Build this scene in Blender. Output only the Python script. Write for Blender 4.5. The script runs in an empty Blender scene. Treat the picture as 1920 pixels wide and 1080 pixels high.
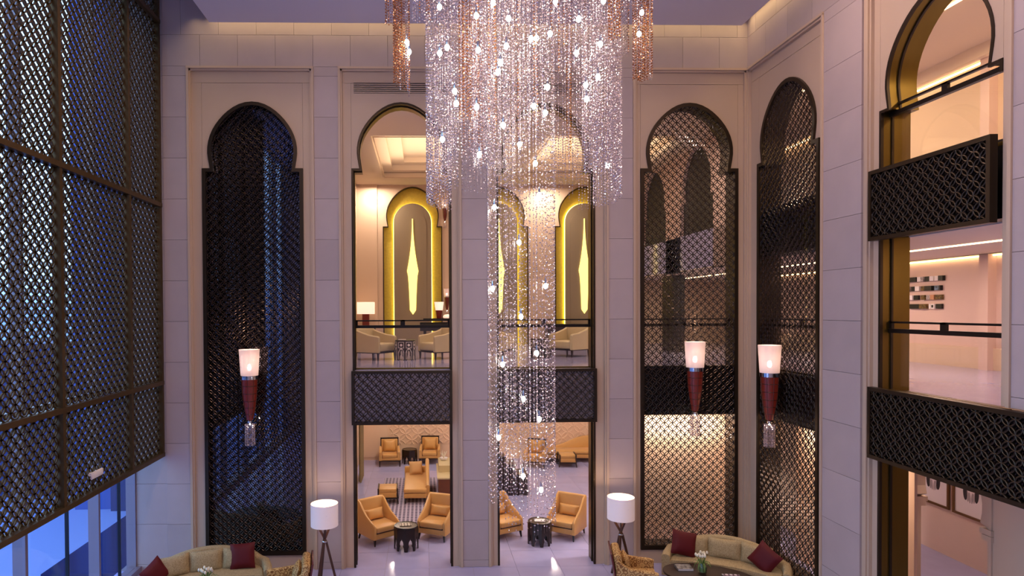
import bpy, bmesh, math, random
import numpy as np
from math import sin, cos, pi, radians, sqrt
from mathutils import Matrix, Vector
from mathutils.geometry import tessellate_polygon
random.seed(7)
RNG = np.random.default_rng(7)
scn = bpy.context.scene
COL = scn.collection

# ------------------------------------------------------------------ camera
cam_d = bpy.data.cameras.new('camera')
cam = bpy.data.objects.new('camera', cam_d)
COL.objects.link(cam)
cam_d.sensor_width = 36.0
cam_d.lens = 22.766
cam_d.shift_x = 0.07026
cam_d.shift_y = 0.03134
cam_d.clip_end = 200
R3 = Matrix(((0.99964531, -0.02607874, -0.00539935),
             (0.02599407, 0.99954654, -0.01519941),
             (0.00579328, 0.01505367, 0.99986990)))   # rows: right, forward, up
mw = Matrix.Identity(4)
for i in range(3):
    mw[i][0] = R3[0][i]
    mw[i][1] = R3[2][i]
    mw[i][2] = -R3[1][i]
mw.translation = Vector((0, -14.074, 5.6))
cam.matrix_world = mw
scn.camera = cam

# ------------------------------------------------------------------ world, exposure
w = bpy.data.worlds.new('dusk_sky')
scn.world = w
w.use_nodes = True
nt = w.node_tree
bg = nt.nodes['Background']
tc = nt.nodes.new('ShaderNodeTexCoord')
sep = nt.nodes.new('ShaderNodeSeparateXYZ')
rmp = nt.nodes.new('ShaderNodeValToRGB')
nt.links.new(tc.outputs['Generated'], sep.inputs[0])
nt.links.new(sep.outputs['Z'], rmp.inputs[0])
e = rmp.color_ramp.elements
e[0].position = 0.0; e[0].color = (0.10, 0.22, 0.62, 1)
e[1].position = 1.0; e[1].color = (0.13, 0.28, 0.95, 1)
x = e.new(0.06); x.color = (0.34, 0.60, 1.0, 1)
x = e.new(0.42); x.color = (0.44, 0.72, 1.0, 1)
nt.links.new(rmp.outputs[0], bg.inputs[0])
bg.inputs[1].default_value = 3.3
scn.view_settings.view_transform = 'Standard'
scn.view_settings.look = 'None'
scn.view_settings.gamma = 1
scn.view_settings.use_curve_mapping = False
scn.view_settings.exposure = 0.0
scn.cycles.use_denoising = True
scn.cycles.max_bounces = 8
scn.cycles.transparent_max_bounces = 16
scn.cycles.sample_clamp_indirect = 4.0
scn.cycles.caustics_reflective = False
scn.cycles.caustics_refractive = False

WARM = (1.0, 0.74, 0.50)
GOLD = (1.0, 0.80, 0.42)
SOFT = (1.0, 0.84, 0.76)

def area(name, loc, size, power, col, rot=(0, 0, 0), size_y=None, spread=180):
    d = bpy.data.lights.new(name, 'AREA')
    d.energy = power; d.color = col; d.size = size
    if size_y:
        d.shape = 'RECTANGLE'; d.size_y = size_y
    d.spread = radians(spread)
    o = bpy.data.objects.new(name, d)
    o.location = loc; o.rotation_euler = rot
    COL.objects.link(o)
    return o

def point(name, loc, power, col, r=0.03):
    d = bpy.data.lights.new(name, 'POINT')
    d.energy = power; d.color = col; d.shadow_soft_size = r
    o = bpy.data.objects.new(name, d)
    o.location = loc
    COL.objects.link(o)
    return o

# atrium downlights (in the ceiling, above the frame)
for (x_, y_) in ((-2.5, -4), (5.2, -4), (-2.5, -8), (1.4, -9.5), (5.2, -8), (-2.5, -12), (5.2, -12)):
    area('atrium_downlight', (x_, y_, 11.5), 0.9, 92, (1.0, 0.70, 0.56))
# daylight portal of the glazed facade
p_ = area('facade_portal', (-6.6, -6.5, 6.2), 15.0, 1, (1, 1, 1), (0, radians(-90), 0), size_y=13.0)
p_.rotation_euler = (radians(90), 0, radians(-90))
p_.data.cycles.is_portal = True
# LED coves round the raised ceiling slab, shining down the walls
area('cove_light', (1.2, -0.24, 11.95), 11.5, 42, (1.0, 0.72, 0.36), (0, 0, 0), size_y=0.12, spread=120)
area('cove_light', (6.98, -4.2, 11.95), 0.12, 36, (1.0, 0.72, 0.36), (0, 0, 0), size_y=8.0, spread=120)
area('cove_light', (-4.8, -4.2, 11.95), 0.12, 26, (1.0, 0.72, 0.36), (0, 0, 0), size_y=8.0, spread=120)
# lounge lights
for (x_, y_) in ((-1.6, 1.6), (2.6, 1.4), (5.9, 1.6), (-1.7, 8.8), (4.4, 8.8)):
    area('upper_lounge_downlight', (x_, y_, 10.05), 0.16, 72, (1, .80, .64))
area('upper_lounge_ceiling_fill', (-0.4 + 0.9, 5.2, 9.98), 3.4, 75, WARM, (pi, 0, 0), size_y=3.4)  # unseen up-facing fill, added to brighten the coffered ceiling
area('upper_lounge_ceiling_fill', (5.2, 5.2, 9.98), 3.4, 75, WARM, (pi, 0, 0), size_y=3.4)
for (x_, y_) in ((-1.0, 2.2), (1.6, 2.0), (4.2, 2.2), (-0.6, 5.2), (2.6, 5.2), (5.8, 5.0), (-1.0, 8.6), (1.8, 8.6), (4.6, 8.6), (7.4, 8.4), (6.0, 2.0)):
    area('lower_lounge_downlight', (x_, y_, 3.27), 0.3, 34, (1.0, 0.84, 0.70))
for y_ in (-8.5, -5.2, -2.0, 1.4):
    area('ground_corridor_downlight', (10.2, y_, 3.27), 0.25, 22, (1.0, 0.74, 0.62))
    area('middle_corridor_downlight', (9.9, y_, 6.66), 0.25, 62, (1.0, 0.72, 0.56))
    area('top_corridor_downlight', (9.9, y_, 10.9), 0.25, 95, (1.0, 0.74, 0.46))

# ------------------------------------------------------------------ materials
def lin(h):
    h = h.lstrip('#')
    v = [int(h[i:i + 2], 16) / 255 for i in (0, 2, 4)]
    return tuple(((c / 12.92) if c <= .04045 else ((c + .055) / 1.055) ** 2.4) for c in v) + (1,)

MATS = {}
def mat(name, col, rough=0.5, metal=0.0, vary=0.0, noise=0.0, nscale=4.0, bump=0.0, bscale=60.0,
        emit=None, estr=0.0, spec=0.5, coat=0.0, stretch=(1, 1, 1), sheen=0.0, trans=0.0):
    if name in MATS: return MATS[name]
    m = bpy.data.materials.new(name); m.use_nodes = True
    t = m.node_tree; b = t.nodes['Principled BSDF']
    c = lin(col) if isinstance(col, str) else tuple(col) + (1,)
    b.inputs['Base Color'].default_value = c
    b.inputs['Roughness'].default_value = rough
    b.inputs['Metallic'].default_value = metal
    b.inputs['Specular IOR Level'].default_value = spec
    b.inputs['Coat Weight'].default_value = coat
    b.inputs['Coat Roughness'].default_value = 0.08
    b.inputs['Sheen Weight'].default_value = sheen
    b.inputs['Transmission Weight'].default_value = trans
    if emit is not None:
        b.inputs['Emission Color'].default_value = lin(emit) if isinstance(emit, str) else tuple(emit) + (1,)
        b.inputs['Emission Strength'].default_value = estr
    if vary or noise:
        tcn = t.nodes.new('ShaderNodeTexCoord'); mp = t.nodes.new('ShaderNodeMapping')
        mp.inputs['Scale'].default_value = stretch
        t.links.new(tcn.outputs['Object'], mp.inputs[0])
        nz = t.nodes.new('ShaderNodeTexNoise'); nz.inputs['Scale'].default_value = nscale
        nz.inputs['Detail'].default_value = 6
        oi = t.nodes.new('ShaderNodeObjectInfo')
        ad = t.nodes.new('ShaderNodeVectorMath'); ad.operation = 'ADD'
        t.links.new(mp.outputs[0], ad.inputs[0])
        sc_ = t.nodes.new('ShaderNodeMath'); sc_.operation = 'MULTIPLY'; sc_.inputs[1].default_value = 37.0
        t.links.new(oi.outputs['Random'], sc_.inputs[0]); t.links.new(sc_.outputs[0], ad.inputs[1])
        t.links.new(ad.outputs[0], nz.inputs['Vector'])
        m1 = t.nodes.new('ShaderNodeMath'); m1.operation = 'MULTIPLY_ADD'
        t.links.new(nz.outputs[0], m1.inputs[0]); m1.inputs[1].default_value = noise * 2
        m1.inputs[2].default_value = 1 - noise - vary / 2
        m2 = t.nodes.new('ShaderNodeMath'); m2.operation = 'MULTIPLY_ADD'
        t.links.new(oi.outputs['Random'], m2.inputs[0]); m2.inputs[1].default_value = vary
        t.links.new(m1.outputs[0], m2.inputs[2])
        mx = t.nodes.new('ShaderNodeVectorMath'); mx.operation = 'SCALE'
        mx.inputs[0].default_value = c[:3]
        t.links.new(m2.outputs[0], mx.inputs['Scale'])
        t.links.new(mx.outputs[0], b.inputs['Base Color'])
    if bump:
        n2 = t.nodes.new('ShaderNodeTexNoise'); n2.inputs['Scale'].default_value = bscale
        tcn2 = t.nodes.new('ShaderNodeTexCoord'); t.links.new(tcn2.outputs['Object'], n2.inputs['Vector'])
        bp = t.nodes.new('ShaderNodeBump'); bp.inputs['Strength'].default_value = bump
        bp.inputs['Distance'].default_value = 0.01
        t.links.new(n2.outputs[0], bp.inputs['Height']); t.links.new(bp.outputs[0], b.inputs['Normal'])
    MATS[name] = m
    return m

def thin_glass(name, tint=(1, 1, 1), refl=1.0, base=0.04):
    m = bpy.data.materials.new(name); m.use_nodes = True
    t = m.node_tree
    for n in list(t.nodes):
        if n.type == 'BSDF_PRINCIPLED': t.nodes.remove(n)
    out = t.nodes['Material Output']
    tr = t.nodes.new('ShaderNodeBsdfTransparent'); tr.inputs[0].default_value = tuple(tint) + (1,)
    gl = t.nodes.new('ShaderNodeBsdfGlossy'); gl.inputs['Roughness'].default_value = 0.02
    lw = t.nodes.new('ShaderNodeLayerWeight')
    pw = t.nodes.new('ShaderNodeMath'); pw.operation = 'POWER'; pw.inputs[1].default_value = 5
    t.links.new(lw.outputs['Facing'], pw.inputs[0])
    ml = t.nodes.new('ShaderNodeMath'); ml.operation = 'MULTIPLY_ADD'; ml.inputs[1].default_value = refl * .5; ml.inputs[2].default_value = base; ml.use_clamp = True
    t.links.new(pw.outputs[0], ml.inputs[0])
    mx = t.nodes.new('ShaderNodeMixShader')
    t.links.new(ml.outputs[0], mx.inputs[0]); t.links.new(tr.outputs[0], mx.inputs[1]); t.links.new(gl.outputs[0], mx.inputs[2])
    t.links.new(mx.outputs[0], out.inputs[0])
    return m

def pattern_mat(name, c1, c2, scale, kind, rough=0.8):
    m = bpy.data.materials.new(name); m.use_nodes = True
    t = m.node_tree; b = t.nodes['Principled BSDF']; b.inputs['Roughness'].default_value = rough
    tcn = t.nodes.new('ShaderNodeTexCoord')
    if kind == 'scroll':
        v = t.nodes.new('ShaderNodeTexVoronoi'); v.inputs['Scale'].default_value = scale
        t.links.new(tcn.outputs['Object'], v.inputs['Vector'])
        mm = t.nodes.new('ShaderNodeMath'); mm.operation = 'MULTIPLY'; mm.inputs[1].default_value = 17
        t.links.new(v.outputs['Distance'], mm.inputs[0])
        s = t.nodes.new('ShaderNodeMath'); s.operation = 'SINE'; t.links.new(mm.outputs[0], s.inputs[0])
        g = t.nodes.new('ShaderNodeMath'); g.operation = 'GREATER_THAN'; g.inputs[1].default_value = 0.1
        t.links.new(s.outputs[0], g.inputs[0])
    elif kind == 'dots':
        mp = t.nodes.new('ShaderNodeMapping'); mp.inputs['Scale'].default_value = (scale, scale * .8, scale)
        t.links.new(tcn.outputs['Object'], mp.inputs[0])
        v = t.nodes.new('ShaderNodeTexVoronoi'); v.inputs['Randomness'].default_value = 0.0; v.inputs['Scale'].default_value = 1
        t.links.new(mp.outputs[0], v.inputs['Vector'])
        g = t.nodes.new('ShaderNodeMath'); g.operation = 'GREATER_THAN'; g.inputs[1].default_value = 0.36
        t.links.new(v.outputs['Distance'], g.inputs[0])
    elif kind == 'weave':
        v = t.nodes.new('ShaderNodeTexNoise'); v.inputs['Scale'].default_value = scale
        v.inputs['Detail'].default_value = 3
        t.links.new(tcn.outputs['Object'], v.inputs['Vector'])
        g = t.nodes.new('ShaderNodeMath'); g.operation = 'MULTIPLY_ADD'; g.inputs[1].default_value = 2.4; g.inputs[2].default_value = -.7; g.use_clamp = True
        t.links.new(v.outputs[0], g.inputs[0])
    mx = t.nodes.new('ShaderNodeMix'); mx.data_type = 'RGBA'
    mx.inputs['A'].default_value = lin(c1); mx.inputs['B'].default_value = lin(c2)
    t.links.new(g.outputs[0], mx.inputs['Factor']); t.links.new(mx.outputs['Result'], b.inputs['Base Color'])
    return m

M_stone = mat('limestone', '#b2a2a1', 0.55, vary=0.10, noise=0.09, nscale=2.2, bump=0.06)
M_panel = mat('limestone_panel', '#c0a892', 0.5, vary=0.03, noise=0.06, nscale=1.4, bump=0.04)
M_ceil = mat('ceiling_paint', '#ded6dc', 0.8)
M_ceilw = mat('warm_ceiling_paint', '#e6d3bd', 0.8)
M_bronze = mat('dark_bronze', '#3a2f24', 0.38, metal=0.75)
M_lat = mat('lattice_bronze', '#3a2e26', 0.22, metal=0.8)
M_latw = mat('facade_bronze', '#5a4528', 0.42, metal=0.6)
M_brass = mat('aged_brass', '#6f5b2b', 0.34, metal=0.95, noise=0.18, nscale=3, stretch=(1, 1, .2))
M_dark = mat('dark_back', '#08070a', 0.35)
M_floor = mat('polished_marble', '#aca9d4', 0.10, vary=0.07, noise=0.10, nscale=2.5, spec=0.6)  # lavender of the window light tinted into the pale marble
M_floorjoint = mat('marble_joint', '#8a8088', 0.3)
M_glass = thin_glass('clear_glass')
M_glassd = thin_glass('screen_glass', (0.92, 0.92, 0.92), 1.6, 0.06)
M_wood = mat('espresso_wood', '#24140f', 0.3, noise=0.2, nscale=6, stretch=(1, 1, 6))
M_wood2 = mat('walnut', '#4a2f22', 0.35, noise=0.2, nscale=6, stretch=(1, 1, 6))
M_leather = mat('amber_leather', '#cf9a55', 0.42, noise=0.05, nscale=9, bump=0.1, bscale=160, sheen=0.2)
M_cream = mat('cream_leather', '#c9b58a', 0.45, noise=0.04, nscale=8)
M_fabric = pattern_mat('beige_chenille', '#8f7a57', '#b9a57f', 55, 'weave', 0.9)
M_red = mat('crimson_silk', '#560610', 0.6, spec=.3, noise=0.12, nscale=7)
M_scroll = pattern_mat('scroll_brocade', '#c9a468', '#85592c', 12, 'scroll', 0.7)
M_rug = pattern_mat('patterned_rug', '#3f3552', '#b5a9bd', 9, 'dots', 0.95)
M_shade = mat('lamp_shade', '#e9e0e4', 0.8, emit='#ffd9c8', estr=0.18)
M_shadein = mat('lamp_shade_lining', '#fff0e0', 0.8, emit='#ffc89a', estr=0.7)
M_bulb = mat('lit_bulb', '#ffffff', 0.5, emit='#fff0dc', estr=60)
M_star = mat('chandelier_bulb', '#ffffff', 0.5, emit='#fff4ec', estr=120)
M_chrome = mat('chrome', '#cfd0d4', 0.12, metal=1)
M_sconce = mat('red_lacquer_weave', '#521a12', 0.3, noise=0.35, nscale=9, stretch=(6, 6, 1), emit='#6a1c10', estr=0.3)  # low emission brightens the red bodies, which are no light source
M_gold = mat('gold_leaf', '#c4ad4c', 0.4, metal=0.55, noise=0.22, nscale=14, bump=0.2, bscale=30)
M_taupe = mat('taupe_panel', '#93836a', 0.6)
M_led = mat('led_strip', '#ffe9a0', 0.5, emit='#ffe870', estr=8)
M_ledw = mat('led_strip_warm', '#ffe9c0', 0.5, emit='#ffd8a0', estr=7)
M_leaf = mat('backlit_leaf', '#ffe98a', 0.5, emit=(1.0, 0.78, 0.20), estr=1.7)
M_crystal = mat('crystal_bead', '#d6c2c2', 0.14, metal=0.72, spec=1.0)
M_amber = mat('amber_bead', '#b4682a', 0.2, metal=0.6, spec=1.0)
M_peach = mat('peach_plaster', '#e8c4a4', 0.6, noise=0.03, nscale=3)
M_pinkw = mat('blush_plaster', '#d9bcb0', 0.6, noise=0.03, nscale=2)
M_buff = mat('buff_plaster', '#d6bca2', 0.65)
M_white = mat('white_card', '#e9e1e0', 0.6)
M_black = mat('black_card', '#100e0e', 0.4)
M_green = mat('leaf_green', '#5d7a34', 0.6)
M_petal = mat('ivory_petal', '#efe6cf', 0.6)
M_fin = mat('anodised_fin', '#8a7f8c', 0.4, metal=0.3)
M_curtain = mat('taupe_curtain', '#8a7350', 0.9, noise=0.2, nscale=30)
M_cab = mat('brown_veneer', '#6b3a1e', 0.35, noise=0.15, nscale=4, stretch=(1, 1, 5))
M_ext = mat('blue_dusk_facade', '#3a56a4', 0.7)
M_extg = mat('outdoor_paving', '#8b9bc9', 0.8)

# ------------------------------------------------------------------ mesh helpers
class MB:
    def __init__(s): s.v = []; s.f = []
    def add(s, vs, fs):
        n = len(s.v); s.v.extend([tuple(p) for p in vs]); s.f.extend([tuple(i + n for i in f) for f in fs]); return s
    def box(s, lo, hi):
        x0, y0, z0 = lo; x1, y1, z1 = hi
        return s.add([(x0, y0, z0), (x1, y0, z0), (x1, y1, z0), (x0, y1, z0), (x0, y0, z1), (x1, y0, z1), (x1, y1, z1), (x0, y1, z1)],
                     [(0, 3, 2, 1), (4, 5, 6, 7), (0, 1, 5, 4), (1, 2, 6, 5), (2, 3, 7, 6), (3, 0, 4, 7)])
    def rbox(s, lo, hi, r, M=None):
        lo = Vector(lo); hi = Vector(hi)
        ax = []
        for i in range(3):
            rr = min(r, (hi[i] - lo[i]) / 2 * .98)
            ax.append([lo[i], lo[i] + rr * .3, lo[i] + rr, hi[i] - rr, hi[i] - rr * .3, hi[i]])
        vid = {}; V = []; F = []
        def gv(a, b, c):
            k = (a, b, c)
            if k not in vid:
                p = Vector((ax[0][a], ax[1][b], ax[2][c]))
                q = Vector([min(max(p[i], lo[i] + min(r, (hi[i] - lo[i]) / 2)), hi[i] - min(r, (hi[i] - lo[i]) / 2)) for i in range(3)])
                d = p - q
                if d.length > 1e-9:
                    rs = [min(r, (hi[i] - lo[i]) / 2) for i in range(3)]
                    dn = d.normalized()
                    p = q + Vector([dn[i] * rs[i] for i in range(3)])
                vid[k] = len(V); V.append(M @ p if M else p)
            return vid[k]
        for a in range(5):
            for b in range(5):
                F.append((gv(a, b, 0), gv(a, b + 1, 0), gv(a + 1, b + 1, 0), gv(a + 1, b, 0)))
                F.append((gv(a, b, 5), gv(a + 1, b, 5), gv(a + 1, b + 1, 5), gv(a, b + 1, 5)))
                F.append((gv(a, 0, b), gv(a + 1, 0, b), gv(a + 1, 0, b + 1), gv(a, 0, b + 1)))
                F.append((gv(a, 5, b), gv(a, 5, b + 1), gv(a + 1, 5, b + 1), gv(a + 1, 5, b)))
                F.append((gv(0, a, b), gv(0, a, b + 1), gv(0, a + 1, b + 1), gv(0, a + 1, b)))
                F.append((gv(5, a, b), gv(5, a + 1, b), gv(5, a + 1, b + 1), gv(5, a, b + 1)))
        return s.add(V, F)
    def prism(s, loops, a, b, plane='xz'):
        """loops: outer then holes, 2D; extruded from a to b along the third axis"""
        def m(p, t):
            return {'xz': (p[0], t, p[1]), 'xy': (p[0], p[1], t), 'yz': (t, p[0], p[1])}[plane]
        if not isinstance(loops[0][0], (tuple, list)): loops = [loops]
        tris = tessellate_polygon([[Vector((p[0], p[1], 0)) for p in L] for L in loops])
        flat = [p for L in loops for p in L]; n = len(flat)
        V = [m(p, a) for p in flat] + [m(p, b) for p in flat]
        F = [tuple(t) for t in tris] + [tuple(i + n for i in reversed(t)) for t in tris]
        o = 0
        for L in loops:
            k = len(L)
            for i in range(k):
                j = (i + 1) % k
                F.append((o + i, o + j, o + j + n, o + i + n))
            o += k
        return s.add(V, F)
    def loft(s, rings, cap=True, closed=False):
        n = len(rings[0]); V = [p for r in rings for p in r]; F = []
        m = len(rings)
        for i in range(m - (0 if closed else 1)):
            for j in range(n):
                k = (j + 1) % n; i2 = (i + 1) % m
                F.append((i * n + j, i * n + k, i2 * n + k, i2 * n + j))
        if cap and not closed:
            F.append(tuple(reversed(range(n)))); F.append(tuple((m - 1) * n + j for j in range(n)))
        return s.add(V, F)
    def lathe(s, prof, c=(0, 0, 0), seg=24, cap=True):
        return s.loft([[(c[0] + r * cos(2 * pi * j / seg), c[1] + r * sin(2 * pi * j / seg), c[2] + z) for j in range(seg)] for r, z in prof], cap)
    def tube(s, pts, r, seg=8, r2=None):
        pts = [Vector(p) for p in pts]; rings = []
        for i, p in enumerate(pts):
            d = (pts[min(i + 1, len(pts) - 1)] - pts[max(i - 1, 0)]).normalized()
            u = d.cross(Vector((0, 0, 1)))
            if u.length < 1e-3: u = Vector((1, 0, 0))
            u.normalize(); v = d.cross(u)
            rr = r if r2 is None else r + (r2 - r) * i / (len(pts) - 1)
            rings.append([p + (u * cos(2 * pi * k / seg) + v * sin(2 * pi * k / seg)) * rr for k in range(seg)])
        return s.loft(rings)
    def bar(s, a, b, w, d):
        a = Vector(a); b = Vector(b); t = (b - a).normalized()
        u = t.cross(Vector((0, 1, 0)))
        if u.length < 1e-3: u = Vector((1, 0, 0))
        u.normalize(); v = t.cross(u).normalized()
        rings = [[p + u * (w / 2) * x + v * (d / 2) * y for x, y in ((-1, -1), (1, -1), (1, 1), (-1, 1))] for p in (a, b)]
        return s.loft(rings)
    def taper(s, x, y, z0, z1, w0, w1, dx=0, dy=0):
        """square leg, w0 at bottom z0 (shifted dx,dy), w1 at top z1"""
        r = []
        for z, w_, ox, oy in ((z0, w0, dx, dy), (z1, w1, 0, 0)):
            r.append([(x + ox + a * w_ / 2, y + oy + b * w_ / 2, z) for a, b in ((-1, -1), (1, -1), (1, 1), (-1, 1))])
        return s.loft(r)
    def pillow(s, w_, h, t, M=None, n=10):
        def pt(u, v, sg):
            a = abs(u); b = abs(v)
            pinch = 1 - 0.07 * (1 - b ** 2) * a ** 4 - 0.07 * (1 - a ** 2) * b ** 4 * 1
            th = ((1 - a ** 3.2) * (1 - b ** 3.2)) ** 0.55 if a < 1 and b < 1 else 0
            p = Vector((u * w_ / 2 * (1 - 0.06 * (1 - b * b)), sg * t / 2 * th, v * h / 2 * (1 - 0.06 * (1 - a * a))))
            return M @ p if M else p
        for sg in (-1, 1):
            V = [pt(-1 + 2 * i / n, -1 + 2 * j / n, sg) for j in range(n + 1) for i in range(n + 1)]
            F = []
            for j in range(n):
                for i in range(n):
                    q = (j * (n + 1) + i, j * (n + 1) + i + 1, (j + 1) * (n + 1) + i + 1, (j + 1) * (n + 1) + i)
                    F.append(q if sg < 0 else tuple(reversed(q)))
            s.add(V, F)
        return s
    def mesh(s, name, m, smooth=35, weld=False):
        me = bpy.data.meshes.new(name)
        me.from_pydata([tuple(p) for p in s.v], [], s.f)
        if weld or smooth:
            bm = bmesh.new(); bm.from_mesh(me)
            if weld: bmesh.ops.remove_doubles(bm, verts=bm.verts, dist=1e-5)
            bmesh.ops.recalc_face_normals(bm, faces=bm.faces)
            bm.to_mesh(me); bm.free()
        if smooth:
            me.shade_smooth(); me.set_sharp_from_angle(angle=radians(smooth))
        if m: me.materials.append(m)
        return me

def link(name, me, parent=None, loc=None, rot=None):
    o = bpy.data.objects.new(name, me)
    COL.objects.link(o)
    if parent: o.parent = parent
    if loc is not None: o.location = loc
    if rot is not None: o.rotation_euler = rot
    return o
def part(name, mb, m, parent=None, smooth=35, weld=False, **k):
    return link(name, mb.mesh(name, m, smooth, weld), parent, **k)
def tag(o, label, cat, group=None, kind=None):
    if label: o['label'] = label
    if cat: o['category'] = cat
    if group: o['group'] = group
    if kind: o['kind'] = kind
    return o
def thing(name, label, cat, loc=(0, 0, 0), rz=0, group=None):
    o = link(name, None, None, loc, (0, 0, rz))
    return tag(o, label, cat, group)
def struct(name, loc=(0, 0, 0), rz=0):
    o = link(name, None, None, loc, (0, 0, rz)); o['kind'] = 'structure'; return o
def sbox(name, lo, hi, m):
    o = part(name, MB().box(lo, hi), m, None, 0); o['kind'] = 'structure'; return o
def dup(o, parent=None, loc=None, rz=None, label=None, group=None):
    c = o.copy(); COL.objects.link(c)
    if parent: c.parent = parent
    if loc is not None: c.location = loc
    if rz is not None: c.rotation_euler = (0, 0, rz)
    if label: c['label'] = label
    if group: c['group'] = group
    for ch in [q for q in KIDS(o)]: dup(ch, c)
    return c
def KIDS(o): return [q for q in bpy.data.objects if q.parent == o]

# ------------------------------------------------------------------ arch outline shared by every bay
W = 2.15; ZS = 8.667; ZA = 10.082; NECK = 0.905; RH = 0.955
def head(b=0.0, n=28, R=RH, neck=NECK, zs=ZS, rise=0.37, pt=0.10):
    """points from left neck over the apex to right neck, centred on x=0"""
    R = R - b; neck = min(neck - b, R * .999)
    zc = zs + rise
    dz = sqrt(max(R * R - neck * neck, 1e-6)); t0 = math.atan2(-dz, neck)
    pts = []
    for i in range(n + 1):
        t = (pi - t0) + (t0 * 2 - pi) * i / n
        st = max(0, sin(t)); rr = R + pt * st ** 6
        pts.append((rr * cos(t), zc + rr * sin(t)))
    return pts
def arch_loop(z0, b=0.0, w_=W, zs=ZS, bb=None, **k):
    h = head(b, zs=zs, **k); bb = b if bb is None else bb
    z = zs - b
    h[0] = (h[0][0], z); h[-1] = (h[-1][0], z)
    return [(-w_ / 2 + b, z0 + bb), (-w_ / 2 + b, z)] + h + [(w_ / 2 - b, z), (w_ / 2 - b, z0 + bb)]
def inside_arch(x, z, z0, b):
    z_ = ZS - b
    a = (np.abs(x) < W / 2 - b) & (z > z0 + b) & (z < z_)
    R = RH - b; zc = ZS + .37
    ang = np.arctan2(z - zc, x); st = np.clip(np.sin(ang), 0, 1)
    h = (z >= z_) & (np.hypot(x, z - zc) < R + .1 * st ** 6)
    return a | h

# ------------------------------------------------------------------ ring lattice (overlapping circles)
def lattice_mesh(name, x0, x1, z0, z1, p, inside, m, lw=0.020, dep=0.045, seg=12):
    nx = int((x1 - x0) / p) + 3; nz = int((z1 - z0) / p) + 3
    i, j = np.meshgrid(np.arange(-1, nx), np.arange(-1, nz))
    cx0 = (x0 + x1) / 2 - (nx // 2) * p + i * p; cz0 = z0 + j * p
    cx = np.concatenate([cx0.ravel(), cx0.ravel() + p / 2]); cz = np.concatenate([cz0.ravel(), cz0.ravel() + p / 2])
    t = np.arange(seg) * 2 * pi / seg + pi / seg
    r = p / 2
    c = np.cos(t); s = np.sin(t)
    px = cx[:, None] + r * c; pz = cz[:, None] + r * s
    ok = inside(px, pz)
    keep = ok & np.roll(ok, -1, axis=1)
    use = keep.any(axis=1)
    cx = cx[use]; cz = cz[use]; keep = keep[use]; n = len(cx)
    ro = r + lw / 2; ri = r - lw / 2
    V = np.zeros((n, seg, 5, 3), np.float32)
    for k, (rr, yy) in enumerate(((ro, .003), (ro, dep), (ri, dep), (ri, .003), (r, -.003))):
        V[:, :, k, 0] = cx[:, None] + rr * c; V[:, :, k, 1] = yy; V[:, :, k, 2] = cz[:, None] + rr * s
    base = (np.arange(n)[:, None] * seg + np.arange(seg)[None]) * 5
    nxt = (np.arange(n)[:, None] * seg + (np.arange(seg)[None] + 1) % seg) * 5
    b = base[keep]; q = nxt[keep]
    F = np.concatenate([np.stack([b + k, b + (k + 1) % 5, q + (k + 1) % 5, q + k], 1) for k in range(5)])
    return np_mesh(name, V.reshape(-1, 3), F, m)
def np_mesh(name, V, F, m, smooth=False):
    me = bpy.data.meshes.new(name)
    k = F.shape[1]
    used = np.unique(F); remap = np.zeros(len(V), np.int64); remap[used] = np.arange(len(used))
    V = V[used]; F = remap[F]
    me.vertices.add(len(V)); me.vertices.foreach_set('co', V.astype(np.float32).ravel())
    me.loops.add(F.size); me.loops.foreach_set('vertex_index', F.astype(np.int32).ravel())
    me.polygons.add(len(F)); me.polygons.foreach_set('loop_start', (np.arange(len(F)) * k).astype(np.int32))
    me.update(calc_edges=True)
    me.polygons.foreach_set('use_smooth', np.full(len(F), smooth))
    me.materials.append(m)
    return me

# ================================================================== STRUCTURE
ZM = 10.80     # top of the moulded panel zones
ZTOP = 12.3
T = 0.46       # wall thickness
def blocks(par, a, b, z_lo=0.0, z_hi=ZTOP, y=-0.06, split=1, zref=11.5, dz=0.873, th=0.10):
    z = zref - dz * 14
    while z < z_hi - .01:
        lo, hi = max(z, z_lo), min(z + dz, z_hi)
        if hi - lo > .03:
            k = int(round((z - zref) / dz))
            for i in range(split):
                xa = a + (b - a) * i / split; xb = a + (b - a) * (i + 1) / split
                part('stone_block', MB().box((xa + .003, y, lo + .003), (xb - .003, y + th, hi - .003)), M_stone, par, 0)
        z += dz
def band(par, a, b, y=-0.06):
    """courses above the moulded panels, with running joints"""
    for k, (lo, hi) in enumerate(((ZM + .03, 11.5), (11.5, ZTOP))):
        x = a - (0.4 if k else 0.0)
        while x < b:
            xa, xb = max(x, a), min(x + .8, b)
            if xb - xa > .05:
                part('stone_block', MB().box((xa + .003, y, lo + .003), (xb - .003, y + .1, hi - .003)), M_stone, par, 0)
            x += .8
    part('core', MB().box((a, y + .08, ZM - .02), (b, T, ZTOP)), M_stone, par, 0)
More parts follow.
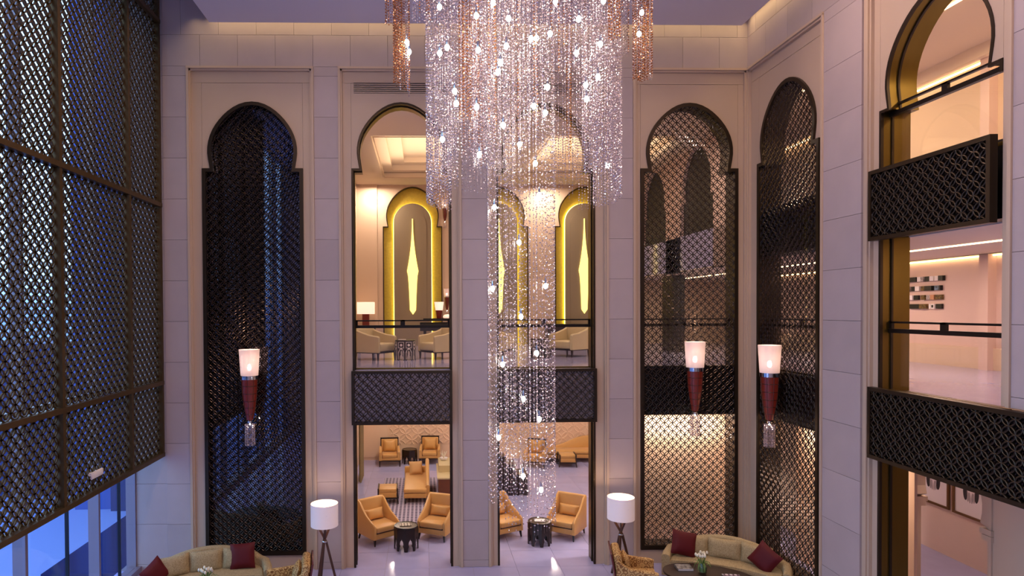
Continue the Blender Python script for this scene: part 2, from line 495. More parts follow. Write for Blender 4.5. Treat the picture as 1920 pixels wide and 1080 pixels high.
def panel_zone(par, a, b, xs, z0, right_from=0.0, right_w=None, mould=True):
    """recessed panel zone with an arch opening whose left shoulder stands at xs"""
    c = xs + W / 2; xe = xs + W
    zt = 10.5
    g = .004
    part('stone_panel', MB().box((a, 0, 0), (xs - g, T, zt)), M_panel, par, 0)
    part('stone_panel', MB().box((xe + g, 0, right_from), (b, T, zt)), M_panel, par, 0)
    part('stone_panel', MB().box((a, 0, zt + g), (b, T, ZM + .03)), M_panel, par, 0)
    h = head(); h[0] = (h[0][0], ZS); h[-1] = (h[-1][0], ZS)
    loop = [(xs, ZS)] + [(c + p[0], p[1]) for p in h] + [(xe, ZS), (xe, zt - g), (xs, zt - g)]
    part('stone_panel', MB().prism(loop, 0, T), M_panel, par, 0)
    if z0 > 0: part('stone_panel', MB().box((xs, 0, 0), (xe, T, z0)), M_panel, par, 0)
    if mould:
        for x_, z_lo in ((a, 0), (b, right_from)):
            sg = 1 if x_ == a else -1
            for (w_, pr) in ((.085, .055), (.05, .085)):
                x0, x1 = sorted((x_, x_ + sg * w_))
                part('moulding', MB().box((x0, -pr, z_lo), (x1, .01, ZM)), M_panel, par, 0)
        for (w_, pr) in ((.085, .055), (.045, .09)):
            part('moulding', MB().box((a, -pr, ZM - w_ + .03), (b, .01, ZM + .03)), M_panel, par, 0)

wb = struct('wall_back')
BAYS = (-4.72, -1.53, 1.61, 4.76)          # left shoulder of each arch
ZONES = ((-5.02, -2.32), (-1.80, .84), (1.40, 4.04), (4.58, 7.12))
for (a, b), xs, z0 in zip(ZONES, BAYS, (.31, 0, 0, .31)):
    panel_zone(wb, a, b, xs, z0)
for a, b in ((-5.53, -5.02), (-2.32, -1.80), (.84, 1.40), (4.04, 4.58)):
    part('core', MB().box((a, .03, 0), (b, T, ZM)), M_stone, wb, 0)
    blocks(wb, a, b, 0, ZM + .03)
part('core', MB().box((-6.3, .03, 0), (-5.53, T, ZTOP)), M_stone, wb, 0)
blocks(wb, -6.3, -5.53, 0, ZTOP, y=-0.03)
band(wb, -5.53, 7.156)
# air vent strips with slats, in the panels of the two open bays
for xs in (BAYS[1], BAYS[2]):
    v = thing('air_vent', 'white slotted air vent above the ' + ('left' if xs < 0 else 'right') + ' open archway, partly behind the chandelier', 'vent', (xs, -.002, 10.29))
    part('backing', MB().box((0.06, -.004, 0), (2.09, .0, .23)), M_dark, v, 0)
    for k in range(6):
        part('slat', MB().box((0.06, -.03, .004 + k * .042), (2.09, -.004, .022 + k * .042)), M_panel, v, 0)

wr = struct('wall_right', (7.156, 0, 0), -pi / 2)
panel_zone(wr, 0.03, 2.75, .432, .31)
panel_zone(wr, 3.87, 6.44, 4.09, 0, right_from=4.38)
part('core', MB().box((2.75, .03, 0), (3.87, T, ZM)), M_stone, wr, 0)
blocks(wr, 2.75, 3.75, 0, ZM + .03)
part('moulding', MB().box((3.75, -.03, 0), (3.87, .03, ZM)), M_panel, wr, 0)
part('core', MB().box((6.44, .03, 4.38), (16, T, ZTOP)), M_stone, wr, 0)
for a in (6.44, 7.4, 8.36):
    blocks(wr, a, a + .96, 4.38, ZM + .03)
part('core', MB().box((8.4, 0, 0), (16, T, 4.38)), M_stone, wr, 0)
band(wr, 0, 9.3)

# ---- left side: stone return, fins and glazing behind the bronze screen wall
sbox('floor', (-6.6, -16, -.3), (12.3, 10.6, -.012), M_floorjoint)
fl = bpy.data.objects['floor']
tiles = {}
for i in range(14):
    for j in range(15):
        x0 = -5.6 + i * .95; y0 = -3.9 + j * .95
        if (x0, 'm') not in tiles: pass
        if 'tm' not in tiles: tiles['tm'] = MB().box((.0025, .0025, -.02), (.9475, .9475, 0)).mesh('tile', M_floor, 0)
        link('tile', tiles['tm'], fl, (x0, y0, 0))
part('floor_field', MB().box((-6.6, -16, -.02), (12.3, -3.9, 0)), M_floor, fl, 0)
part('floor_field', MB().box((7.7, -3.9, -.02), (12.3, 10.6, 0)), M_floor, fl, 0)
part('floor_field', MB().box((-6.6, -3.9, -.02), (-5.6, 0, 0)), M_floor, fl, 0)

wl = struct('wall_left')
XG = -6.2
FINS = (-15.7, -13.4, -11.1, -8.7, -6.14, -3.87, -1.60, -0.04)
for y_ in FINS:
    part('fin', MB().box((XG - .20, y_ - .035, 0), (XG + .0, y_ + .035, ZTOP)), M_fin, wl, 0)
part('sill', MB().box((XG - .15, -16, 0), (XG + .1, 0.0, .12)), M_fin, wl, 0)
for k, (ya, yb) in enumerate(zip(FINS[:-1], FINS[1:])):
    for z0, z1 in ((.12, 4.05), (4.1, 8.1), (8.15, ZTOP)):
        part('pane', MB().box((XG - .01, ya + .1, z0), (XG + .005, yb - .1, z1)), M_glass, wl, 0)
    for z_ in (4.075, 8.125):
        part('transom', MB().box((XG - .06, ya, z_ - .025), (XG + .04, yb, z_ + .025)), M_fin, wl, 0)
    part('glazing_bar', MB().box((XG - .03, (ya + yb) / 2 - .012, .1), (XG + .03, (ya + yb) / 2 + .012, ZTOP)), M_dark, wl, 0)
sbox('wall_front', (-6.6, -16.3, 0), (12.3, -16, ZTOP), M_stone)

# exterior wing and paving seen through the glass
sbox('exterior_wing', (-10.45, 5.5, -1), (-9.3, 8.5, 16), M_ext)
sbox('exterior_wing', (-9.3, 5.3, -1), (-6.5, 8.5, 16), mat('navy_facade', '#1b2a66', .6))
sbox('exterior_wing', (-24, 7, -1), (-10.45, 9, 4.6), mat('navy_facade', '#1b2a66', .6))
sbox('exterior_dark_plane', (-8.5, .4, -.31), (-6.45, 5.3, -.2), mat('navy_plane', '#0f1c4a', .15))  # dark plane added to turn the bright paving navy; no water there
sbox('ground', (-60, -40, -.5), (-6.35, 60, -.31), M_extg)

# ---- ceilings
sbox('ceiling', (-6.6, -16, ZTOP), (7.7, .5, ZTOP + .2), M_ceil)
c_ = sbox('ceiling', (-4.38, -16, 11.57), (6.75, -.5, 11.75), M_ceil)

# ---- storeys behind the arches
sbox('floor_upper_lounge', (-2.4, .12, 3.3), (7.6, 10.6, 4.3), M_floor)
sbox('ceiling_lower_lounge', (-2.4, .4, 3.285), (7.6, 10.6, 3.3), M_ceilw)
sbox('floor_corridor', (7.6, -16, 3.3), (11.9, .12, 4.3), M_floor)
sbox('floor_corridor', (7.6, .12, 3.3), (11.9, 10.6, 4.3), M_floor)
sbox('ceiling_corridor', (7.6, -16, 3.285), (11.9, 10.6, 3.3), M_ceilw)
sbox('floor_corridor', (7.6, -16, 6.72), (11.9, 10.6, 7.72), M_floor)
sbox('ceiling_corridor', (7.6, -16, 6.70), (11.9, 10.6, 6.72), M_ceilw)
sbox('ceiling_corridor', (7.6, -16, 11.0), (12.3, 10.6, 11.2), M_ceilw)
sbox('floor_corridor', (7.3, -8.4, 3.3), (7.6, .1, 4.3), M_dark)
sbox('floor_corridor', (7.3, -8.4, 6.72), (7.6, .1, 7.72), M_dark)
# unlit room behind the left screen, its darkness painted near-black on a wall
sbox('wall_dark_backing', (-6.2, .62, 0), (-2.5, .7, ZTOP), M_dark)
sbox('wall_lounge_left', (-2.5, T, 0), (-2.38, 10.6, 10.3), M_buff)
sbox('wall_lounge_back', (-2.4, 10.2, 0), (11.9, 10.3, 3.3), M_peach)
sbox('wall_corridor_end', (7.6, 10.2, 3.3), (11.9, 10.3, 11.2), M_buff)
sbox('wall_corridor_right', (11.78, -16, 0), (11.9, 10.6, 3.3), M_pinkw)
sbox('wall_corridor_right', (11.78, -16, 4.3), (11.9, 10.6, 6.72), M_pinkw)
sbox('wall_corridor_right', (11.78, -16, 7.72), (11.9, 10.6, 11.2), M_buff)
# skirting band and pilasters of the middle corridor
sbox('baseboard_corridor', (11.72, -16, 4.3), (11.78, 10, 4.75), M_buff)
for y_ in (-1.06, -6.2, 4.4):
    for z0, z1 in ((4.3, 6.72), (7.72, 11.0)):
        part('pilaster', MB().box((11.6, y_, z0), (11.78, y_ + .22, z1)), M_pinkw, None, 0)['kind'] = 'structure'
# LED lines in corridor ceilings
for (x_, z_, w_) in ((9.4, 6.9 - .2, .05), (11.70, 6.68, .05), (9.4, 10.99, .05), (11.66, 10.72, .06)):
    o = part('led_line', MB().box((x_, -15, z_ - .02), (x_ + w_, 9, z_)), M_ledw, None, 0); o['kind'] = 'structure'
for (x_, z0, z1) in ((11.45, 10.74, 11.0), (11.5, 6.70, 6.72)):
    sbox('trim_corridor', (x_, -15, z0), (x_ + .2, 9, z1), M_ceilw)

# upper lounge ceiling with a stepped coffer
uc = struct('ceiling_upper_lounge')
def ring(z0, z1, xa, ya, xb, yb, XA, YA, XB, YB, m=M_ceilw, name='coffer_step'):
    part(name, MB().prism([[(XA, YA), (XB, YA), (XB, YB), (XA, YB)], [(xa, ya), (xb, ya), (xb, yb), (xa, yb)]], z0, z1, 'xy'), m, uc, 0)
def coffers(ix):
    out = []
    for (xa, xb) in ((-1.35, 2.1), (3.3, 6.75)):
        out.append([(xa + ix, 2.9 + ix), (xb - ix, 2.9 + ix), (xb - ix, 8.2 - ix), (xa + ix, 8.2 - ix)])
    return out
for k, (z0, z1, ix) in enumerate(((10.15, 10.30, 0.0), (10.30, 10.33, -.06), (10.33, 10.50, .34), (10.50, 10.66, .75))):
    part('coffer_step', MB().prism([[(-2.4, .4), (7.6, .4), (7.6, 9.7), (-2.4, 9.7)]] + coffers(ix), z0, z1, 'xy'), M_ceilw, uc, 0)
part('coffer_top', MB().box((-2.4, .4, 10.66), (7.6, 9.7, 10.72)), M_ceilw, uc, 0)
for L in coffers(.05):
    (xa, ya), _, (xb, yb), _ = L
    part('trim', MB().prism([L, [(xa + .03, ya + .03), (xb - .03, ya + .03), (xb - .03, yb - .03), (xa + .03, yb - .03)]], 10.13, 10.15, 'xy'), M_buff, uc, 0)

# far wall of the upper lounge: three gold niches
wu = struct('wall_lounge_upper', (0, 9.5, 0))
NC = (-.37, 2.77, 5.90)
edges = [-2.4] + [c + s_ * W / 2 for c in NC for s_ in (-1, 1)] + [7.6]
for i in range(0, len(edges), 2):
    part('pier_panel', MB().box((edges[i], 0, 4.3), (edges[i + 1], .3, 10.2)), M_buff, wu, 0)
part('pier_panel', MB().box((-2.4, -.10, 4.3), (-1.64, 0, 10.15)), M_buff, wu, 0)
for c in NC:
    h = head(); h[0] = (h[0][0], ZS - .02); h[-1] = (h[-1][0], ZS - .02)
    loop = [(c - W / 2, ZS - .02)] + [(c + p[0], p[1]) for p in h] + [(c + W / 2, ZS - .02), (c + W / 2, 10.2), (c - W / 2, 10.2)]
    part('niche_head', MB().prism(loop, 0, .3), M_buff, wu, 0)
    tr = [(c + p[0], p[1]) for p in arch_loop(4.3, 0, bb=0, zs=ZS - .02)]; ti = [(c + p[0], p[1]) for p in arch_loop(4.3, .035, bb=0, zs=ZS - .02)]
    part('niche_edge', MB().prism([tr + ti[::-1]], -.03, .05), M_bronze, wu, 0)
    part('gold_niche', MB().box((c - W / 2 - .02, .2, 4.3), (c + W / 2 + .02, .28, 10.14)), M_gold, wu, 0)
    def rnd(hw, top, n=20):
        return [(c - hw, 4.3)] + [(c + hw * cos(pi - pi * i / n), top - hw * 1.0 + hw * sin(pi - pi * i / n)) for i in range(n + 1)] + [(c + hw, 4.3)]
    part('led_edge', MB().prism([rnd(.70, 9.50)], .12, .15), M_led, wu, 0)
    part('inner_panel', MB().prism([rnd(.685, 9.485)], .02, .12), M_taupe, wu, 0)
    part('inner_panel', MB().prism([rnd(.50, 9.20)], .0, .02), M_taupe, wu, 0)
    lf = []
    N = 22
    for i in range(N + 1):
        u = i / N; z = 8.92 - u * 3.47
        if u < .55: hw = .015 + .195 * (u / .55) ** 2.0
        else:
            q = (u - .55) / .45; hw = .21 - .10 * (q / .9) ** .45 if q < .9 else (.118 * sqrt(max(0, 1 - ((q - .9) / .1) ** 2)) + .002)
        lf.append((hw, z))
    lp = [(c - h_, z) for h_, z in lf] + [(c + h_, z) for h_, z in reversed(lf)]
    o = tag(part('leaf_light', MB().prism([lp], 9.5 - .035, 9.5 - .004), M_leaf, None, 0),
            'glowing yellow leaf shaped wall light in the ' + {-.37: 'left', 2.77: 'middle', 5.90: 'right'}[c] + ' gold niche of the upper lounge', 'wall light', 'leaf lights in the gold niches')

# wall on the right of the lounge with two more dark screens
wq = struct('wall_lounge_right', (7.6, 9.7, 0), -pi / 2)    # local x runs towards the camera
LQ = 9.2
sc_pos = (2.6, 5.9)
prev = 0
for a in sc_pos:
    part('pier_panel', MB().box((prev, 0, 6.7), (a - W / 2, .2, 10.2)), M_pinkw, wq, 0)
    prev = a + W / 2
    h = head(); h[0] = (h[0][0], ZS); h[-1] = (h[-1][0], ZS)
    loop = [(a - W / 2, ZS)] + [(a + p[0], p[1]) for p in h] + [(a + W / 2, ZS), (a + W / 2, 10.2), (a - W / 2, 10.2)]
    part('niche_head', MB().prism(loop, 0, .2), M_pinkw, wq, 0)
    part('dark_screen', MB().box((a - W / 2, .1, 6.7), (a + W / 2, .16, 10.2)), mat('dark_screen', '#1f1a12', .6), wq, 0)
part('pier_panel', MB().box((prev, 0, 6.7), (LQ, .2, 10.2)), M_pinkw, wq, 0)
part('slatted_pier', MB().box((3.5, -.05, 4.3), (4.4, .3, 6.62)), mat('dark_screen', '#1f1a12', .6), wq, 0)
for a in (.1, 8.75):
    part('pier', MB().box((a, 0, 4.3), (a + .45, .35, 6.7)), M_pinkw, wq, 0)
for a in (.1, 4.2, 8.9):
    part('pier', MB().box((a, 0, 0), (a + .45, .35, 3.3)), M_peach, wq, 0)

sbox('wall_niche', (4.55, 1.15, 0), (7.55, 1.2, 3.28), M_peach)
area('niche_wallwasher', (6.0, .82, 3.2), 2.2, 110, (1.0, .84, .74), (radians(-12), 0, 0), size_y=.1)
sbox('wall_niche', (8.35, -3.3, 0), (8.4, .2, 3.28), M_peach)
area('niche_wallwasher', (8.0, -1.5, 3.2), .1, 110, (1.0, .82, .68), (0, radians(-12), 0), size_y=2.4)
area('corridor_wallwasher', (8.6, 5.5, 6.6), 1.4, 60, (1.0, .80, .50), (0, 0, 0), size_y=5)
sbox('wall_fascia', (4.78, .085, 3.26), (6.90, .115, 4.34), M_dark)
# petal relief of the lower lounge wall, its plain border and skirting
def inr(x, z): return (x > -1.3) & (x < 9.8) & (z > .55) & (z < 3.25)
rl = link('petal_relief', lattice_mesh('petal_relief', -1.3, 9.8, .5, 3.3, .47, inr, M_peach, lw=.045, dep=.03, seg=20), bpy.data.objects['wall_lounge_back'], (0, 10.175, 0))
rl['kind'] = 'stuff'
part('skirting', MB().box((-2.38, 10.17, 0), (11.7, 10.2, .12)), M_peach, bpy.data.objects['wall_lounge_back'], 0)
part('border_panel', MB().box((-2.38, 10.14, .12), (-1.36, 10.2, 3.28)), M_peach, bpy.data.objects['wall_lounge_back'], 0)

# ground corridor arcade at x = 9.2
wa = struct('wall_arcade', (9.2, 0, 0), -pi / 2)
AM = M_buff
def small_head(c, hw, zs, n=20):
    R = hw * 1.02; return [(c + R * cos(pi + .30 - (pi + .6) * i / n), zs + .32 + R * sin(pi + .30 - (pi + .6) * i / n)) for i in range(n + 1)]
spans = ((-1.5, .6), (1.86, 3.78), (5.0, 7.1))
prev = -3.0
for a, b in spans:
    part('arcade_pier', MB().box((prev, 0, 0), (a, .4, 3.29)), AM, wa, 0); prev = b
    c = (a + b) / 2; hw = (b - a) / 2 - .12
    hd = small_head(c, hw, 1.98)
    loop = [(a, 1.98)] + hd + [(b, 1.98), (b, 3.29), (a, 3.29)]
    part('arcade_head', MB().prism(loop, 0, .4), AM, wa, 0)
    for sg, x_ in ((1, a), (-1, b)):
        for (dz, ww) in ((0, .10), (-.10, .06)):
            x0, x1 = sorted((x_ - sg * .12, x_ + sg * ww))
            part('capital', MB().box((x0, -.05, 1.98 + dz - .09), (x1, .45, 1.98 + dz)), AM, wa, 0)
        x0, x1 = sorted((x_ - sg * .10, x_ - sg * .05))
        part('moulding', MB().box((x0, -.03, 0), (x1, .02, 3.2)), AM, wa, 0)
part('arcade_pier', MB().box((prev, 0, 0), (12, .4, 3.29)), AM, wa, 0)

# ================================================================== LATTICE SCREENS
def closed_ring(outer, inner): return [outer, inner]
lat_arch = lattice_mesh('lattice', -W / 2, W / 2, .31, ZA + .1, .18,
                        lambda x, z: inside_arch(x, z, .31, .045), M_lat, lw=.0155, dep=.014)
def arch_frame_mesh():
    mb = MB()
    mb.prism([arch_loop(.31, 0, bb=0), arch_loop(.31, .075, bb=.09)], -.045, .07)
    mb.prism([arch_loop(.31, .012, bb=.02), arch_loop(.31, .05, bb=.06)], .07, T)
    return mb.mesh('frame', M_bronze, 25)
frame_me = arch_frame_mesh()
pane_me = MB().prism([arch_loop(.31, .03, bb=.03)], .125, .131).mesh('glass_pane', M_glassd, 0)
def arch_screen(name_label, loc, rz):
    t = thing('lattice_screen', name_label, 'screen', loc, rz, 'tall arched bronze lattice screens')
    link('frame', frame_me, t)
    l = link('lattice', lat_arch, t, (0, .0, 0)); l['kind'] = 'stuff'
    link('glass_pane', pane_me, t)
    return t
S0 = arch_screen('tall dark arched lattice screen behind the left sofa, blue reflections in it', (BAYS[0] + W / 2, 0, 0), 0)
arch_screen('tall arched lattice screen on the back wall, peach light behind, beside the corner', (BAYS[3] + W / 2, 0, 0), 0)
arch_screen('tall arched lattice screen on the right side wall, seen at a slant', (7.156, -.432 - W / 2, 0), -pi / 2)

for q in KIDS(S0):
    if q.name.startswith('glass_pane'):
        q.data = MB().prism([arch_loop(.31, .03, bb=.03)], .125, .131).mesh('glass_pane', mat('dark_mirror_glass', '#6a6a78', 0.03, metal=1.0), 0)
# open archways: bronze edge and brass reveal
def arch_lining(name, loc, rz, z0=0, zr=0):
    t = struct(name, loc, rz)
    def ribbon(b0, b1, ya, yb, m, nm):
        o = [p for p in arch_loop(z0, b0, bb=0)]; i = [p for p in arch_loop(z0, b1, bb=0)]
        o[-1] = (o[-1][0], zr); i[-1] = (i[-1][0], zr)
        part(nm, MB().prism([o + i[::-1]], ya, yb), m, t, 25)
    ribbon(-.004, .04, -.012, .03, M_bronze, 'edge')
    ribbon(.002, .025, .03, .16, M_brass, 'reveal')
    ribbon(.012, .05, .16, .19, M_bronze, 'rib')
    ribbon(.002, .035, .19, T, M_brass, 'reveal')
    return t
arch_lining('trim_1', (BAYS[1] + W / 2, 0, 0), 0)
arch_lining('trim_2', (BAYS[2] + W / 2, 0, 0), 0)
arch_lining('trim_3', (7.156, -4.09 - W / 2, 0), -pi / 2, 0, ZS - .16)

# lattice balcony fronts
def balcony(label, loc, rz, w_, h_, lw=.015, bm_=None):
    t = thing('balcony_front', label, 'balustrade', loc, rz, 'lattice balcony fronts')
    f = .06
    part('frame', MB().prism([[(0, 0), (w_, 0), (w_, h_), (0, h_)], [(f, f), (w_ - f, f), (w_ - f, h_ - f), (f, h_ - f)]], -.10, .0), M_bronze, t, 0)
    l = link('lattice', lattice_mesh('lattice', 0, w_, 0, h_, .186, lambda x, z: (x > f * .7) & (x < w_ - f * .7) & (z > f * .7) & (z < h_ - f * .7), M_lat if bm_ is None else M_bronze, lw=lw, dep=.03, seg=16), t, (0, -.085, 0))
    l['kind'] = 'stuff'
    part('smoked_glass', MB().box((.02, -.012, .02), (w_ - .02, .01, h_ - .02)), bm_ or M_smoke, t, 0)
    return t
M_smoke = mat('smoked_glass', '#b9adb4', 0.08, metal=0.45)
M_smokeb = mat('black_mirror', '#3c3640', 0.05, metal=0.8)
balcony('lattice balcony front across the left open archway', (BAYS[1] - .02, -.06, 3.14), 0, W + .02, 1.16)
balcony('lattice balcony front across the archway behind the chandelier', (BAYS[2] - .02, -.06, 3.16), 0, W + .02, 1.16)
balcony('long lower lattice balcony front on the right wall', (7.156 - .06, -4.05, 3.24), -pi / 2, 3.6, 1.12, .019, M_smokeb)
balcony('upper lattice balcony front in the right wall archway', (7.156 - .06, -4.05, 6.646), -pi / 2, 2.19, 1.09, .019, M_smokeb)

def railing(label, loc, rz, w_, base):
    t = thing('handrail', label, 'railing', loc, rz, 'dark rails over the balcony fronts')
    part('top_rail', MB().box((.02, -.02, 1.06), (w_ - .02, .03, 1.09)), M_bronze2, t, 0)
    part('lower_rail', MB().box((0, -.035, .91), (w_, .035, .975)), M_bronze2, t, 0)
    for x_ in (.0, w_ / 2 - .05, w_ - .06):
        part('post', MB().box((x_, -.02, .95), (x_ + (.10 if 0 < x_ < w_ - .1 else .06), .025, 1.09)), M_bronze2, t, 0)
    part('glass_pane', MB().box((.03, -.006, base), (w_ - .03, .006, .93)), M_glass, t, 0)
    part('clamp_strip', MB().box((.02, -.02, -.02), (w_ - .02, .02, .03)), M_brass, t, 0)
    return t
M_bronze2 = mat('rail_bronze', '#1d1613', 0.35, metal=0.5)
railing('dark metal rail with glass in the left open archway', (BAYS[1] + .02, .3, 4.3), 0, W - .04, 0)
railing('dark metal rail with glass behind the chandelier strands', (BAYS[2] + .02, .3, 4.3), 0, W - .04, 0)
railing('dark rail behind the peach lit lattice screen', (BAYS[3] + .02, .3, 4.3), 0, W - .04, 0)
railing('dark rail behind the slanted lattice screen', (7.156 + .3, -.45, 4.3), -pi / 2, W - .04, 0)
railing('dark rail with glass over the long lower balcony', (7.156 + .16, -4.11, 4.3), -pi / 2, W - .04, 0)
railing('dark rail under the arch head over the upper balcony', (7.156 + .16, -4.11, 7.66), -pi / 2, W - .04, 0)

# ================================================================== BRONZE LATTICE WALL ON THE LEFT
XL = -5.64
fs = thing('facade_screen', 'huge bronze lattice screen hanging in front of the blue left windows', 'screen', (XL, 0, 0), -pi / 2)
# local x = distance from the back wall, local y = towards the windows is negative of world x -> use rz=-90
cols = [(.12, 1.52), (1.60, 3.88), (3.96, 6.24), (6.32, 8.60)]
rows = [(2.56, 4.04), (4.12, 7.83), (7.91, 11.72), (11.80, 12.25)]
for a in (.07, 1.52, 3.88, 6.24, 8.60):
    part('mullion', MB().box((a, -.06, 2.50), (a + .08, .08, 12.28)), M_latw, fs, 0)
for z_ in (2.50, 4.04, 7.83, 11.72):
    part('beam', MB().box((.07, -.07, z_), (8.68, .09, z_ + .085)), M_latw, fs, 0)
for ci, (xa, xb) in enumerate(cols):
    for ri, (za, zb) in enumerate(rows):
        me = lattice_mesh('lattice_panel', xa, xb, za, zb, .205, lambda x, z: (x > xa) & (x < xb + .08) & (z > za) & (z < zb + .02), M_latw, lw=.021, dep=.024)
        l = link('lattice_panel', me, fs, (0, -.02, 0)); l['kind'] = 'stuff'
bxx = thing('wall_speaker', 'small white box fixed low on the left lattice screen', 'speaker', (XL + .05, -2.62, 2.82), -pi / 2)
part('body', MB().rbox((0, -.16, -.06), (.40, -.02, .06), .02), M_white, bxx)
part('bracket', MB().box((.38, -.07, .02), (.46, -.0, .07)), M_white, bxx, 0)
for i in range(3):
    part('slot', MB().box((.06, -.165, -.03 + i * .02), (.30, -.158, -.024 + i * .02)), mat('grey_slot', '#9a9497', .5), bxx, 0)

# ================================================================== SCONCES
def sconce(label, loc, rz, s=1.0, lit=True):
    t = thing('wall_sconce', label, 'wall lamp', loc, rz, 'torch shaped sconces')
    S = s
    part('shade', MB().lathe([(.178 * S, 1.50 * S), (.182 * S, 1.50 * S), (.215 * S, 2.05 * S), (.209 * S, 2.05 * S), (.172 * S, 1.51 * S)], seg=28, cap=False), M_frost, t)
    part('bulb', MB().lathe([(.001, 1.60 * S), (.03 * S, 1.62 * S), (.042 * S, 1.67 * S), (.03 * S, 1.72 * S), (.001, 1.74 * S)], seg=12), M_bulb, t)
    part('ring', MB().lathe([(.17 * S, 1.42 * S), (.18 * S, 1.42 * S), (.18 * S, 1.50 * S), (.02, 1.505 * S)], seg=24), M_chrome, t)
    part('body', MB().lathe([(.065 * S, .56 * S), (.075 * S, .60 * S), (.12 * S, .85 * S), (.15 * S, 1.1 * S), (.165 * S, 1.42 * S)], seg=24), M_sconce, t)
    for k in range(8):
        a = 2 * pi * k / 8
        part('rib', MB().tube([((.070 * S) * cos(a), (.070 * S) * sin(a), .58 * S), (.123 * S * cos(a), .123 * S * sin(a), .85 * S), (.153 * S * cos(a), .153 * S * sin(a), 1.1 * S), (.168 * S * cos(a), .168 * S * sin(a), 1.42 * S)], .005 * S, 5), M_wood2, t)
    for zz, rr in ((.68, .088), (.82, .116), (.96, .135), (1.12, .154), (1.28, .161)):
        part('band', MB().lathe([((rr + .001) * S, (zz - .006) * S), ((rr + .007) * S, zz * S), ((rr + .002) * S, (zz + .006) * S)], seg=24, cap=False), M_wood, t)
    part('finial', MB().lathe([(.05 * S, .50 * S), (.055 * S, .52 * S), (.03 * S, .56 * S)], seg=16), M_chrome, t)
    part('small_bulb', MB().lathe([(.001, .445 * S), (.018 * S, .46 * S), (.001, .485 * S)], seg=10), M_bulb, t)
    # crystal drop: cylinder of little beads
    V = []; 
    for r_ in (.10 * S, .06 * S):
        n = 22 if r_ > .08 * S else 12
        for k in range(n):
            a = 2 * pi * k / n
            for j in range(15):
                V.append((r_ * cos(a), r_ * sin(a), .46 * S - j * .031 * S))
    d = link('crystal_drop', beads_mesh('crystal_drop', np.array(V), .011 * S, M_crystal), t); d['kind'] = 'stuff'
    part('bracket', MB().box((-.02, .06 * S, 1.2 * S), (.02, .24 * S, 1.26 * S)), M_chrome, t, 0)
    return t
M_frost = mat('frosted_glass', '#e6d6d4', 0.5, emit='#ffc9ae', estr=0.22)
_t = M_frost.node_tree; _b = _t.nodes['Principled BSDF']; _tr = _t.nodes.new('ShaderNodeBsdfTransparent'); _mx = _t.nodes.new('ShaderNodeMixShader')
_mx.inputs[0].default_value = .72
_t.links.new(_tr.outputs[0], _mx.inputs[1]); _t.links.new(_b.outputs[0], _mx.inputs[2]); _t.links.new(_mx.outputs[0], _t.nodes['Material Output'].inputs[0])
OCT_V = np.array([(1, 0, 0), (-1, 0, 0), (0, 1, 0), (0, -1, 0), (0, 0, 1), (0, 0, -1)], float)
OCT_F = np.array([(0, 2, 4), (2, 1, 4), (1, 3, 4), (3, 0, 4), (2, 0, 5), (1, 2, 5), (3, 1, 5), (0, 3, 5)])
def beads_mesh(name, P, r, m):
    n = len(P)
    q = RNG.normal(size=(n, 4)); q /= np.linalg.norm(q, axis=1)[:, None]
    a, b, c, d = q.T
    R = np.stack([1 - 2 * (c * c + d * d), 2 * (b * c - a * d), 2 * (b * d + a * c),
                  2 * (b * c + a * d), 1 - 2 * (b * b + d * d), 2 * (c * d - a * b),
                  2 * (b * d - a * c), 2 * (c * d + a * b), 1 - 2 * (b * b + c * c)], 1).reshape(n, 3, 3)
    rr = r * (0.85 + .3 * RNG.random(n)) if np.isscalar(r) else r
    V = np.einsum('nij,kj->nki', R, OCT_V) * rr[:, None, None] + P[:, None, :]
    F = OCT_F[None] + (np.arange(n) * 6)[:, None, None]
    return np_mesh(name, V.reshape(-1, 3), F.reshape(-1, 3), m)
for lab, loc, rz in (('torch sconce with frosted glass cup on the dark left screen', (-3.69, -.26, 2.74), 0),
                     ('torch sconce with frosted glass cup on the peach lit screen', (5.86, -.26, 2.84), 0),
                     ('torch sconce with frosted glass cup on the slanted right screen', (6.90, -1.35, 2.82), -pi / 2)):
    sconce(lab, loc, rz)
    p0 = Vector(loc)
    point('sconce_light', (loc[0], loc[1], loc[2] + 1.85), 9, (1.0, .72, .5), .05)
sconce('small torch sconce high on the upper lounge wall beside the gold niche', (.80, 9.3, 8.55), 0, .5)
sconce('small torch sconce lower on the upper lounge wall beside the gold niche', (.86, 9.3, 5.35), 0, .5)

# ================================================================== CHANDELIER
CX, CY = 1.40, -5.0
ch = thing('chandelier', 'giant chandelier of crystal bead strands in tiers with a long central column', 'chandelier', (CX, CY, 0))
part('ceiling_plate', MB().lathe([(.01, 11.40), (1.95, 11.40), (1.95, 11.56), (.01, 11.56)], seg=64), M_chrome, ch)
part('ring_frame', MB().lathe([(1.30, 11.30), (1.36, 11.30), (1.36, 11.40), (1.30, 11.40)], seg=64, cap=False), M_chrome, ch)
def bottom_at(x):                       # x relative to the centre: lower edge of the main tier
    if x < -.93: return 7.07
    if x < -.86: return 7.45
    if x < -.80: return 8.3
    if x < -.40: return 7.42
    if x < 0.10: return 7.50
    if x < .62: return 8.45
    if x < .98: return 7.40 + .12 * sin(x * 40)
    return 7.07
def strand(x, y, z1, z0, dz, jit=.12, off=0.0):
    k = max(1, int((z1 - z0) / dz)); off = off * dz
    z = z1 - off - np.arange(k) * dz + (RNG.random(k) - .5) * dz * jit
    return np.stack([np.full(k, x) + (RNG.random(k) - .5) * .006, np.full(k, y) + (RNG.random(k) - .5) * .006, z], 1)
TOPZ = 10.6
clear = []; amber = []; wires = []
